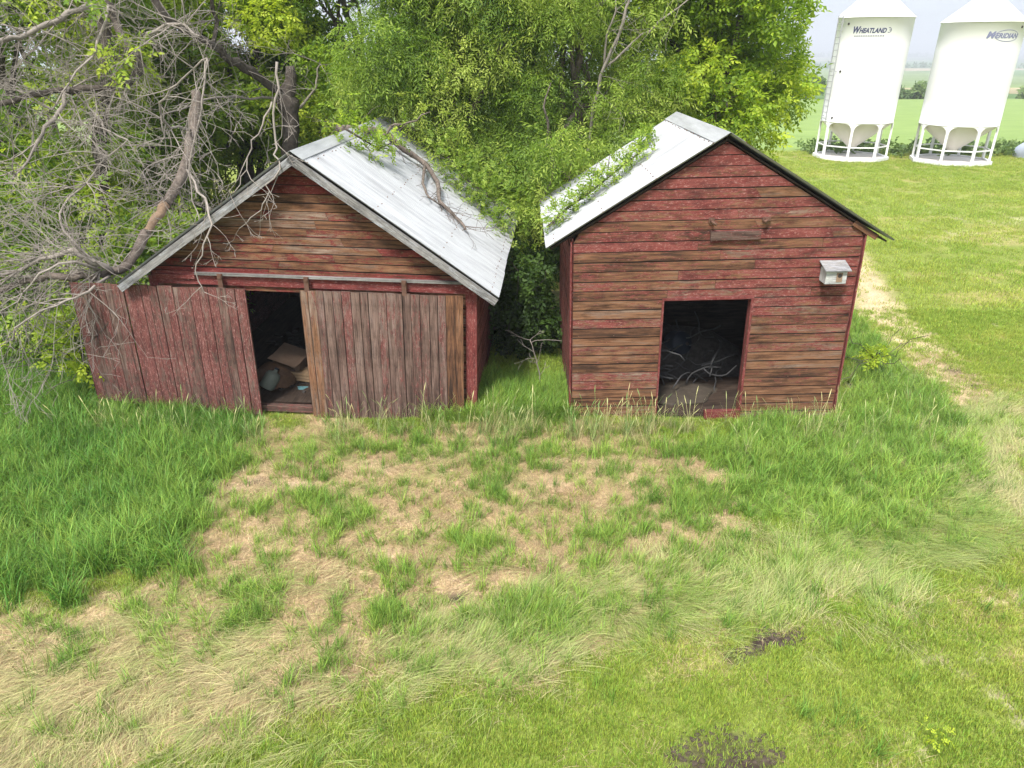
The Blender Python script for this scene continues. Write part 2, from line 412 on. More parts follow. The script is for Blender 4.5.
ca = me.attributes.new("soil_col", 'FLOAT_COLOR', 'POINT')
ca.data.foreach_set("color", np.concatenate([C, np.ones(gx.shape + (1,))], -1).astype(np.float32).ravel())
t = NT("grass and earth")
pos = t.n("ShaderNodeNewGeometry").outputs["Position"]
sx = t.n("ShaderNodeSeparateXYZ"); t.l(pos, sx.inputs[0])
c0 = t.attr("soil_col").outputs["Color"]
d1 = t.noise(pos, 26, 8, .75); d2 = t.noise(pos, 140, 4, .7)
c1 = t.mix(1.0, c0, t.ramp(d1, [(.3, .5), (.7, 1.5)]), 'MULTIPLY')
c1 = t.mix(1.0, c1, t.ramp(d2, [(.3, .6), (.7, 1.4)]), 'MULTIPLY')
mid = t.noise(t.mapv(pos, (.25, .7, 1)), 1, 6, .6)
fld = t.ramp(mid, [(.3, (.15, .22, .065)), (.7, (.20, .275, .085))])
vor = t.n("ShaderNodeTexVoronoi"); vor.inputs["Scale"].default_value = 1
t.l(t.mapv(pos, (.0022, .0030, 0)), vor.inputs["Vector"])
sep = t.n("ShaderNodeSeparateColor"); t.l(vor.outputs["Color"], sep.inputs[0])
patch = t.ramp(sep.outputs[0], [(0, (.10, .18, .05)), (.25, (.15, .21, .07)), (.45, (.30, .26, .15)), (.6, (.08, .14, .045)), (.8, (.34, .29, .19)), (1, (.12, .19, .06))], 'CONSTANT')
patch = t.mix(1.0, patch, t.ramp(t.noise(pos, .02, 6, .6), [(.3, .75), (.7, 1.2)]), 'MULTIPLY')
mr = lambda a, b: (lambda n: (setattr(n, 'interpolation_type', 'SMOOTHSTEP'), n)[1])(t.n("ShaderNodeMapRange", i_From_Min=a, i_From_Max=b))
m1 = mr(43, 46); t.l(sx.outputs[1], m1.inputs[0]); m2 = mr(124, 128); t.l(sx.outputs[1], m2.inputs[0])
c2 = t.mix(m1.outputs[0], c1, fld); c2 = t.mix(m2.outputs[0], c2, patch)
M['ground'] = t.done(t.principled(c2, .95, 0, t.bump(d1, .5, .03), .1))
me.materials.append(M['ground'])
ground = bpy.data.objects.new("ground", me); COL.objects.link(ground)
tag(ground, "worn farmyard ground of dry earth, mown lawn and fields to the horizon", "ground", kind="structure")
def gz1(x, y): return float(ground_z(np.array([float(x)]), np.array([float(y)]))[0])

# ------------------------------------------------------------------ sheds
SX, SZ = Vector((1, 0, 0)), Vector((0, 0, 1))
def siding(mb, o, U, N, z0, z1, xl, xr, openings=(), rowh=0.15, bias=lambda x, z: 0.0, seg=(1.6, 3.4), th=0.022):
    """rows of drop siding on a wall plane: o + U*x + z; xl(z), xr(z) bound the wall"""
    o, U, N = Vector(o), Vector(U), Vector(N); z = z0
    while z < z1 - 1e-4:
        zt = min(z + rowh, z1); zm = zt - min(random.uniform(.010, .020), (zt - z) * .3)
        spans = [(None, None)]
        blocked = sorted([op for op in openings if op[2] < zt - .01 and op[3] > z + .01])
        spans = []; cur = None
        for op in blocked: spans.append((cur, op[0])); cur = op[1]
        spans.append((cur, None))
        for a, b in spans:
            A = lambda q: xl(q) if a is None else a
            B = lambda q: xr(q) if b is None else b
            if B(z) - A(z) < 0.03: continue
            cuts = [0.0]; L = B(z) - A(z); c = random.uniform(.5, 1) * random.uniform(*seg)
            while c < L - .4: cuts.append(c / L); c += random.uniform(*seg)
            cuts.append(1.0)
            for s0, s1 in zip(cuts[:-1], cuts[1:]):
                X = lambda q, s: max(A(q), min(B(q), A(q) + (B(q) - A(q)) * s)) if B(q) > A(q) else (A(q) + B(q)) / 2
                rn = random.random(); dn = random.uniform(-.003, .004); tl = random.uniform(-.003, .003)
                pt = lambda s, q, n: o + U * X(q, s) + SZ * q + N * n
                bi = bias((X(z, s0) + X(z, s1)) / 2, z) + random.uniform(-.05, .05)
                f0, g0 = th + dn, .001
                e0, e1 = s0 + .0006, s1 - .0006
                def quad(q0, n0, q1, n1, v0, v1, rev=False, mi=0):
                    pts = [pt(e0, q0, n0), pt(e1, q0, n0), pt(e1, q1, n1), pt(e0, q1, n1)]
                    uv = [(X(q0, e0), z + v0), (X(q0, e1), z + v0), (X(q1, e1), z + v1), (X(q1, e0), z + v1)]
                    if rev: pts, uv = pts[::-1], uv[::-1]
                    mb.face(pts, uv, rn, bi, mi=mi)
                quad(z, f0 + tl, zm, f0, 0, zm - z)
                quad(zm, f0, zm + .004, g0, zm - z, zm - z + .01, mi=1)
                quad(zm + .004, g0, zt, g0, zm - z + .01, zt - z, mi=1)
                quad(z, 0, zt, 0, 0, zt - z, True)
                quad(z, 0, z, f0 + tl, 0, .02)
                for s, rv in ((e0, False), (e1, True)):
                    p = [pt(s, z, 0), pt(s, z, f0 + tl), pt(s, zm, f0), pt(s, zt, g0), pt(s, zt, 0)]
                    if not rv: p = p[::-1]
                    mb.face(p, [(0, 0), (0, .02), (.1, .02), (.1, 0), (.1, 0)], rn, bi)
        z = zt

def corrugated(mb, e0, r0, along, length, pitch=0.076, amp=0.013, steps=8, th=0.003, sag=0.0, wob=0.006, screws=(), sc_mb=None):
    """sheet roofing from eave line start e0 to ridge start r0, running 'along' for 'length'"""
    e0, r0, A = Vector(e0), Vector(r0), Vector(along)
    n = A.cross(r0 - e0); n.normalize()
    if n.z < 0: n = -n
    cols = int(length / pitch * steps); rows = 10; L = (r0 - e0).length
    sheet = [random.uniform(-.012, .012) for _ in range(40)]
    def pt(i, j):
        s = i / cols * length; q = j / rows
        return e0 + A * s + (r0 - e0) * q + n * (amp * math.cos(2 * math.pi * s / pitch) + sag * -math.sin(math.pi * q) * math.sin(math.pi * s / length)
               + wob * math.sin(s * 2.1 + q * 3)) - (r0 - e0).normalized() * (sheet[int(s / .66)] * (1 - q))
    g = [[pt(i, j) for j in range(rows + 1)] for i in range(cols + 1)]
    for i in range(cols):
        for j in range(rows):
            p = [g[i][j], g[i + 1][j], g[i + 1][j + 1], g[i][j + 1]]
            if (p[1] - p[0]).cross(p[3] - p[0]).dot(n) < 0: p = [p[0], p[3], p[2], p[1]]; 
            uv = [(j / rows * L, i / cols * length)] * 4
            uv = [((q - e0).dot((r0 - e0).normalized()), (q - e0).dot(A)) for q in p]
            mb.face(p, uv, .5, 0, True)
    if sc_mb is not None:
        for q in screws:
            s = pitch * .5
            while s < length:
                c = e0 + A * (round(s / pitch) * pitch) + (r0 - e0) * (q + random.uniform(-.004, .004)) + n * (amp + .004)
                sc_mb.tube([c - n * .006, c + n * .006], .009, 5)
                s += pitch * 3 if random.random() < .85 else pitch * 6

# ---- the lower shed with two sliding doors
shedL = thing("sliding_door_shed", "low weathered red shed with two sliding plank doors and dead branches on its roof", "shed", (-3.09, 10.5, 0), (0, R(1.1), R(-3.4)))
HW, DEP, ZT, ZR = 2.48, 5.5, 2.02, 3.98          # half width, depth, eave-tip height, ridge height
RW = 2.87
zslope = lambda x: ZR - abs(x) * (ZR - ZT) / RW
edge = lambda z: min(HW, max(0.0, (ZR - .07 - z) * RW / (ZR - ZT)))
mb = MB(); mb2 = MB()
siding(mb, (0, 0, 0), (1, 0, 0), (0, -1, 0), 2.06, ZR - .08, lambda z: -edge(z), lambda z: edge(z), (), .125, lambda x, z: -.02 + .13 * max(0, z - 3.2) - .09 * max(0, 1 - abs(x + .1) / 1.5) * (z < 3.4) + .08 * max(0, abs(x) - 1.2) + .10 * (z < 2.2))
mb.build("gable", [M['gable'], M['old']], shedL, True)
mb = MB()
siding(mb, (0, 0, 0), (1, 0, 0), (0, -1, 0), -.15, 2.06, lambda z: -HW, lambda z: HW, [(-1.45, .6, -1, 1.94)], .15, lambda x, z: -.05)
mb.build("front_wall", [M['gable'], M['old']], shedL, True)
for side in (1, -1):
    mb = MB()
    siding(mb, (side * HW, 0, 0) if side > 0 else (-HW, DEP, 0), (0, side, 0), (side, 0, 0), -.15, 2.24, lambda z: 0, lambda z: DEP, (), .15, lambda x, z: .12)
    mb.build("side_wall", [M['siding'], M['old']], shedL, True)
mb = MB()
siding(mb, (HW, DEP, 0), (-1, 0, 0), (0, 1, 0), -.15, ZR - .08, lambda z: HW - edge(z), lambda z: HW + edge(z), (), .15)
mb.build("back_wall", [M['old'], M['old']], shedL, True)
mb = MB()
mb.box(HW - .12, HW + .028, -.052, -.026, -.12, 2.2, bias=.12); mb.box(HW + .026, HW + .05, -.052, .1, -.12, 2.2, bias=.1)
mb.build("corner_board", M['trim'], shedL)
mb = MB(); mb.box(-HW - .03, -HW + .1, -.052, -.026, -.12, 2.15, bias=.1); mb.build("corner_board", M['trim'], shedL)
# door header and its rail
mb = MB(); mb.box(-HW + .05, HW - .02, -.062, -.026, 2.035, 2.235, bias=.08); hd = mb.build("door_header", M['trim'], shedL)
mb = MB(); mb.box(-1.75, HW - .05, -.115, -.068, 2.195, 2.235, bias=-.1); rl = mb.build("door_rail", M['grey'], hd)
mb = MB(); mb.box(-HW + .1, -1.76, -.10, -.068, 2.13, 2.19, bias=.1); rl = mb.build("door_rail", M['trim'], hd)
for hx in (-1.35, -.03, 1.45):
    mb = MB(); mb.box(hx - .035, hx + .035, -.150, -.118, 2.0, 2.23); mb.tube([(hx, -.165, 2.19), (hx, -.14, 2.19)], .03, 10); mb.build("roller_hanger", M['rust'], hd)
def plank_door(x0, x1, z0f, z1, y, bias, warm=lambda x: False):
    mb = MB(); x = x0; i = 0
    while x < x1 - .03:
        w = min(random.uniform(.115, .15), x1 - x); zb = z0f(x); dy = random.uniform(-.006, .006); lean = random.uniform(-.004, .004)
        bi = bias(x) + random.uniform(-.06, .06)
        mb.obox((x + .003 + lean, y + dy, zb), (0, 0, 1), (1, 0, 0), (0, -1, 0), z1 - zb + random.uniform(-.015, .004), w - random.uniform(.005, .012), .024, None, bi, 2 if warm(x) else 0)
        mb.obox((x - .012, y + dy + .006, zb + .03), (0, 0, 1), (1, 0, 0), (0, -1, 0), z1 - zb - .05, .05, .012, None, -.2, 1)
        x += w
    d = mb
    return d
mb = plank_door(-.14, 2.34, lambda x: -.12 + .02 * random.random(), 2.03, -.13, lambda x: -.03 - .12 * (x > 2.0) - .05 * (x < .12), lambda x: x > 2.0 or x < .0)
dr = mb.build("sliding_door", [M['door'], M['old'], M['siding']], shedL); dr["label"] = "closed right sliding door of brown and red planks"
mb = MB()
for zz in (.25, 1.0, 1.75): mb.box(-.05, 2.25, -.122, -.09, zz, zz + .12)
mb.build("brace", M['old'], dr)
# left door: slid open past the corner, one split near the end, shorter end planks
def lb(x):
    return (.05 if x < -3.35 else 0.0) - .08 - .07 * (x + 3.75) / 2.7 + .03 * random.random()
mb = plank_door(-3.72, -2.88, lambda x: lb(x) + .05, 2.02, -.145, lambda x: .0)
dl = mb.build("sliding_door", [M['door'], M['old'], M['siding']], shedL); dl["label"] = "slid-open left door of greyish red planks standing past the corner"
dl.rotation_euler = (0, 0, 0)
mb = plank_door(-2.872, -.98, lb, 2.02, -.145, lambda x: .02)
dl2 = mb.build("door_leaf", [M['door'], M['old'], M['siding']], dl)
mb = MB()
for zz in (.35, 1.1, 1.8): mb.box(-3.68, -1.06, -.130, -.10, zz, zz + .12)
mb.build("brace", M['old'], dl)
# roof
LR = DEP + .55; y0 = -.30
zoff = .05
mbr, scw = MB(), MB()
for sgn in (1, -1):
    corrugated(mbr, (sgn * RW, y0, ZT + zoff), (sgn * .02, y0, ZR + zoff), (0, 1, 0), LR, sag=.025, screws=(.04, .3, .62, .93), sc_mb=scw)
rf = mbr.build("roof", M['roof'], shedL, True); 
tag(scw.build("roof_screws", M['screw'], rf), kind="stuff")
mb = MB()
for sgn in (1, -1):
    mb.obox((0, y0 - .02, ZR + zoff + .03), Vector((0, 1, 0)), Vector((sgn * RW, 0, ZT - ZR)).normalized(), Vector((sgn * (ZR - ZT), 0, RW)).normalized(), LR + .02, .2, .004)
mb.build("ridge_cap", M['roof'], rf)
mb = MB()   # boarding under the sheets keeps the inside dark
for sgn in (1, -1):
    U = Vector((sgn * RW, 0, ZT - ZR)); Lr = U.length; U.normalize(); N = Vector((sgn * (ZR - ZT), 0, RW)).normalized()
    mb.obox(Vector((0, y0 + .05, ZR + zoff)) - N * .085, U, (0, 1, 0), N, Lr - .02, LR - .06, .025)
mb.build("roof_boards", M['old'], rf)
for sgn in (1, -1):   # barge boards
    mb = MB(); U = Vector((sgn * RW, 0, ZT - ZR)); Lr = U.length + .02; U.normalize(); N = Vector((sgn * (ZR - ZT), 0, RW)).normalized()
    mb.obox(Vector((0, y0 + .02, ZR + zoff)) - N * .135, U, (0, -1, 0), N, Lr, .03, .112)
    b = mb.build("barge_board", M['grey'], rf)
mb = MB(); mb.box(-HW + .03, HW - .03, .03, DEP - .03, -.06, .0); 
mb.build("floor", M['old'], shedL)
mb = MB(); mb.box(-1.25, .3, -.06, .1, -.1, .0); mb.build("threshold", M['door'], shedL)

# ---- the taller shed with the open doorway
shedR = thing("open_door_shed", "tall weathered red shed with an open dark doorway and sheet metal roof", "shed", (3.06, 10.3, -.04), (0, R(-1.5), R(-0.4)))
HW2, DEP2, ZT2, ZR2, RW2 = 2.09, 3.3, 2.77, 4.27, 2.49
edge2 = lambda z: min(HW2, max(0.0, (ZR2 - .06 - z) * RW2 / (ZR2 - ZT2)))
DX0, DX1, DZ0, DZ1 = -.72, .58, .05, 1.95
mb = MB()
def biasR(x, z):
    b = .028 * max(-1, min(1, (z - 1.9) / 1.0)) - .015
    if x < -.8 and z < 1.9: b -= .02
    if z < .35: b -= .06
    if z > 3.5: b += .08
    return b
siding(mb, (0, 0, 0), (1, 0, 0), (0, -1, 0), -.10, ZR2 - .06, lambda z: -edge2(z), lambda z: edge2(z), [(DX0, DX1, -.2, DZ1)], .148, biasR)
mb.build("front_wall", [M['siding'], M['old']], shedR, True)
for side in (1, -1):
    mb = MB()
    siding(mb, (side * HW2, 0, 0) if side > 0 else (-HW2, DEP2, 0), (0, side, 0), (side, 0, 0), -.10, 2.93, lambda z: 0, lambda z: DEP2, (), .148, lambda x, z: .1)
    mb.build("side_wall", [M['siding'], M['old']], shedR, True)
mb = MB()
siding(mb, (HW2, DEP2, 0), (-1, 0, 0), (0, 1, 0), -.10, ZR2 - .06, lambda z: HW2 - edge2(z), lambda z: HW2 + edge2(z), (), .15)
mb.build("back_wall", [M['old'], M['old']], shedR, True)
for sgn in (1, -1):
    mb = MB(); xa = sgn * (HW2 - .03); mb.box(min(sgn * (HW2 + .024), sgn * (HW2 + .045)), max(sgn * (HW2 + .024), sgn * (HW2 + .045)), -.045, .09, -.1, 2.88, bias=.08)
    mb.build("corner_board", M['trim'], shedR)
mb = MB()
mb.box(DX0 - .03, DX0 - .002, -.048, .10, -.05, DZ1 + .0, bias=.15); mb.box(DX1 + .002, DX1 + .04, -.048, .10, -.12, DZ1 + .0, bias=.15)
mb.box(DX0 - .03, DX1 + .04, -.048, .10, DZ1 + .002, DZ1 + .035, bias=.15)
mb.build("door_frame", M['trim'], shedR)
mb = MB(); mb.box(DX0 + .75, DX1 + .02, -.10, -.03, -.16, .10, bias=.25); mb.build("step_board", M['trim'], shedR)
mb = MB(); mb.box(DX0, DX0 + .74, -.03, .08, -.12, .0); mb.build("threshold", M['old'], shedR)
mb = MB(); mb.box(-HW2 + .03, HW2 - .03, .03, DEP2 - .03, -.05, .02); mb.build("floor", M['old'], shedR)
mb = MB(); z_ = .0
while z_ < 3.0:
    for x_ in (-2.0, -1.45, -.9, .72, 1.3, 1.9, -.3, .25):
        if (x_ < DX0 or x_ > DX1 or z_ > 2.0) and random.random() < .6: c_ = Vector((x_ + random.uniform(-.01, .01), -.024, z_ + .07 + random.uniform(-.01, .01))); mb.tube([c_, c_ + Vector((0, -.005, 0))], .007, 6)
    z_ += .148
tag(mb.build("nail_heads", M['screw'], shedR), kind="stuff")
mb = MB(); mb.box(-.12, .60, -.075, -.03, 2.86, 2.98, bias=-.02); mb.build("batten", M['door'], shedR)
mb = MB(); mb.tube([(-.12, -.03, 3.14), (-.12, -.10, 3.13), (-.06, -.12, 3.09)], .022, 6); mb.box(-.16, -.08, -.045, -.03, 3.10, 3.18); mb.build("bracket", M['rust'], shedR)
mb = MB(); mb.tube([(.66, -.03, 3.15), (.66, -.10, 3.14), (.60, -.13, 3.12)], .022, 6); mb.box(.60, .72, -.06, -.03, 3.12, 3.17); mb.build("bracket", M['rust'], shedR)
LR2 = DEP2 + .3; y0 = -.14; zoff = .045
mbr, scw = MB(), MB()
for sgn in (1, -1):
    corrugated(mbr, (sgn * RW2, y0, ZT2 + zoff), (sgn * .02, y0, ZR2 + zoff), (0, 1, 0), LR2, sag=.025, screws=(.05, .33, .62, .92), sc_mb=scw)
rf2 = mbr.build("roof", M['roof'], shedR, True); tag(scw.build("roof_screws", M['screw'], rf2), kind="stuff")
mb = MB()
for sgn in (1, -1):
    mb.obox((0, y0 - .015, ZR2 + zoff + .028), Vector((0, 1, 0)), Vector((sgn * RW2, 0, ZT2 - ZR2)).normalized(), Vector((sgn * (ZR2 - ZT2), 0, RW2)).normalized(), LR2 + .02, .24, .004)
mb.build("ridge_cap", M['roof'], rf2)
mb = MB()
for sgn in (1, -1):
    U = Vector((sgn * RW2, 0, ZT2 - ZR2)); Lr = U.length; U.normalize(); N = Vector((sgn * (ZR2 - ZT2), 0, RW2)).normalized()
    mb.obox(Vector((0, y0 + .10, ZR2 + zoff)) - N * .075, U, (0, 1, 0), N, Lr - .03, LR2 - .13, .024)
mb.build("roof_boards", M['old'], rf2)
for sgn in (1,):   # rafter tail under the eave
    mb = MB(); U = Vector((sgn * RW2, 0, ZT2 - ZR2)); Lr = U.length; U.normalize(); N = Vector((sgn * (ZR2 - ZT2), 0, RW2)).normalized()
    mb.obox(Vector((0, -.03, ZR2 + zoff)) + U * (Lr - .62) - N * .13, U, (0, -1, 0), N, .42, .03, .085, bias=-.05); mb.build("rafter_tail", M['gable'], rf2)

def shed_pt(shed, loc):
    mt = Matrix.Translation(shed.location) @ shed.rotation_euler.to_matrix().to_4x4()
    return mt @ Vector(loc)
def on_roof(shed, sgn, rw, zt, zr, px, py, lift=0.05):
    a, b, c = shed_pt(shed, (0, 0, zr + .06)), shed_pt(shed, (0, 1, zr + .06)), shed_pt(shed, (sgn * rw, 0, zt + .06))
    n = (b - a).cross(c - a).normalized(); n = n if n.z > 0 else -n
    o = Vector((0, 0, CAMH)); d = P(px, py, 10) - o
    return o + d * ((a - o).dot(n) / d.dot(n)) + n * lift
roofL = lambda px, py, l=.05: on_roof(shedL, 1, RW, ZT, ZR, px, py, l)
roofR = lambda px, py, l=.05: on_roof(shedR, -1, RW2, ZT2, ZR2, px, py, l)

# ---- nest box on the wall
bh = thing("bird_house", "small flaking white bird house fixed to the red wall", "bird house", shed_pt(shedR, (1.70, -.03, 2.22)), (0, R(-1.5), R(-.4)))
mb = MB(); mb.obox((-.15, -.22, 0), (1,0,0), (0,1,0), (0,0,1), .3, .218, .012); mb.obox((-.15, -.22, .012), (1,0,0), (0,0,1), (0,1,0), .3, .19, .014)
mb.obox((-.15, -.206, .012), (0,0,1), (0,1,0), (1,0,0), .19, .205, .014); mb.obox((.136, -.206, .012), (0,0,1), (0,1,0), (1,0,0), .19, .205, .014)
mb.obox((-.136, -.014, .012), (1,0,0), (0,0,1), (0,1,0), .272, .27, .012)
mb.build("box", M['whitewood'], bh)
mb = MB(); mb.obox((-.185, -.27, .195), (1,0,0), Vector((0, .27, .085)).normalized(), Vector((0, -.085, .27)).normalized(), .37, .285, .016); mb.build("lid", M['grey'], bh)
mb = MB(); mb.obox((.0, -.226, .03), (0,0,1), (1,0,0), (0,-1,0), .14, .085, .005); mb.build("worn_patch", M['rotwood'], bh)
mb = MB(); mb.tube([(.045, -.233, .125), (.045, -.2315, .125)], .032, 14); mb.build("entrance_hole", M['dark'], bh)

# ------------------------------------------------------------------ junk in the doorways
def lump(mb, c, rx, ry, rz, seed, n=14, m=9, amp=.25, half=True):
    c = Vector(c); rr = np.random.default_rng(seed); ph = rr.uniform(0, 6.28, 8)
    g = []
    for j in range(m + 1):
        th_ = (math.pi / 2 if half else math.pi) * j / m; row = []
        for i in range(n):
            a = 2 * math.pi * i / n
            k_ = 1 + amp * (math.sin(2 * a + ph[0]) * .5 + math.sin(3 * a + ph[1] + 2 * th_) * .35 + math.sin(5 * a + ph[2] - 3 * th_) * .25) * math.sin(th_)
            k_ *= 1 + amp * .4 * math.sin(4 * th_ + ph[3] + a)
            row.append(c + Vector((rx * math.sin(th_) * math.cos(a) * k_, ry * math.sin(th_) * math.sin(a) * k_, rz * math.cos(th_) * (1 + amp * .2 * math.sin(3 * a + ph[4])))))
        g.append(row)
    for j in range(m):
        for i in range(n):
            i2 = (i + 1) % n
            mb.face([g[j + 1][i], g[j + 1][i2], g[j][i2], g[j][i]] if j else [g[1][i], g[1][i2], g[0][0]], None, .5, 0, True)
o = thing("cardboard_box", "battered cardboard box tipped over in the sliding door shed doorway", "box", P(292, 366, 11.75), (R(12), R(14), R(-14)))
mb = MB(); mb.box(-.26, .26, -.2, .2, 0, .30); mb.build("carton", M['card'], o, True)
mb = MB(); mb.obox((-.26, -.2, .302), (1,0,0), Vector((0, -.2, .03)).normalized(), (0,0,1), .52, .16, .005); mb.build("flap", M['card'], o)
o = thing("wooden_crate", "small flat wooden crate below the tipped cardboard box", "crate", P(301, 378, 11.5), (0, R(3), R(-10)))
mb = MB()
for i in range(3): mb.box(-.22, .22, -.14, -.12, .01 + i * .055, .055 + i * .055); mb.box(-.22, .22, .12, .14, .01 + i * .055, .055 + i * .055)
for x_ in (-.22, .2): mb.box(x_, x_ + .02, -.118, .118, .01, .165)
mb.box(-.198, .198, -.118, .118, .01, .025); mb.box(-.198, .198, -.118, .118, .14, .15); mb.build("slats", M['plank'], o)
o = thing("plastic_jug", "pale green plastic jug lying beside the left sliding door", "jug", P(266, 388, 11.1), (R(-8), R(38), R(25))); o.scale = (.8, .8, .8)
mb = MB(); mb.lathe([(0, 0), (.15, 0), (.165, .02), (.165, .3), (.13, .37), (.05, .4), (.045, .46)], 14); mb.build("body", M['pale'], o, True)
mb = MB(); mb.lathe([(.05, .455), (.05, .49), (0, .495)], 12); mb.build("cap", M['bluep'], o, True)
mb = MB(); lump(mb, P(276, 385, 11.45), .42, .34, .42, 3); tag(mb.build("burlap_sack", M['sack'], None, True), "slumped brown sack behind the pale green jug", "sack")
mb = MB(); lump(mb, P(303, 390, 11.2), .17, .12, .06, 5, amp=.4); tag(mb.build("cloth_rag", M['teal'], None, True), "faded teal rag on the floor in front of the small crate", "rag")
mb = MB()
for i in range(140):
    x_, y_ = random.uniform(-4.6, -2.7), random.uniform(11.0, 13.6); s = random.uniform(.02, .09)
    a = random.uniform(0, 3.14); mb.obox((x_, y_, .005 + .25 * max(0, (y_ - 11.8) / 2) * random.random()), (math.cos(a), math.sin(a), random.uniform(-.3, .3)), (-math.sin(a), math.cos(a), 0), (0, 0, 1), s * random.uniform(1, 4), s, s * .5)
tag(mb.build("floor_rubbish", M['rubblem']), "scattered rubbish over the dark sliding door shed floor", "rubbish", kind="stuff")
# right doorway
sh = lambda x, y, z: shed_pt(shedR, (x, y, z))
mb = MB(); lump(mb, sh(-.15, .75, -.02), .7, .55, .13, 11, 22, 10, .35); tag(mb.build("dirt_heap", M['sandm'], None, True), "low heap of dirt just inside the open doorway", "dirt heap")
mb = MB(); lump(mb, sh(-.2, 2.0, 0.0), 1.4, .9, .75, 12, 26, 12, .35); tag(mb.build("rubbish", M['rubblem'], None, True), "dark heap of rubbish filling the back of the open door shed", "rubbish", kind="stuff")
lbl = {0: "long bent grey pipe rising across the heap in the open doorway"}
for i in range(34):
    c = sh(random.uniform(-.8, .6), random.uniform(.7, 1.6), random.uniform(.2, .85)); pts = []
    d = Vector((random.uniform(-1, 1), random.uniform(-.4, .4), random.uniform(-.5, .7))).normalized(); p = Vector(c) - d * .3
    for s in range(7):
        pts.append(p.copy()); d = (d + Vector((random.uniform(-.45, .45), random.uniform(-.3, .3), random.uniform(-.5, .4)))).normalized(); p = p + d * random.uniform(.08, .14)
    mb = MB(); mb.tube(pts, random.uniform(.007, .016), 7)
    tag(mb.build("bent_pipe", M['steel']), "bent grey pipe tangled in the scrap heap inside the open doorway", "pipe", "bent pipes in the scrap heap")
o = thing("plastic_drum", "faded blue plastic drum at the back of the open doorway", "drum", sh(-.25, 1.75, .55), (R(70), R(15), R(20)))
mb = MB(); mb.lathe([(0, 0), (.2, 0), (.21, .02), (.21, .2), (.222, .21), (.21, .22), (.21, .42), (.2, .45), (0, .45)], 18); mb.build("body", M['bluep'], o, True)
mb = MB(); mb.lathe([(.03, .45), (.03, .475), (0, .476)], 10, (.1, 0, 0)); mb.build("bung", M['dark'], o, True)

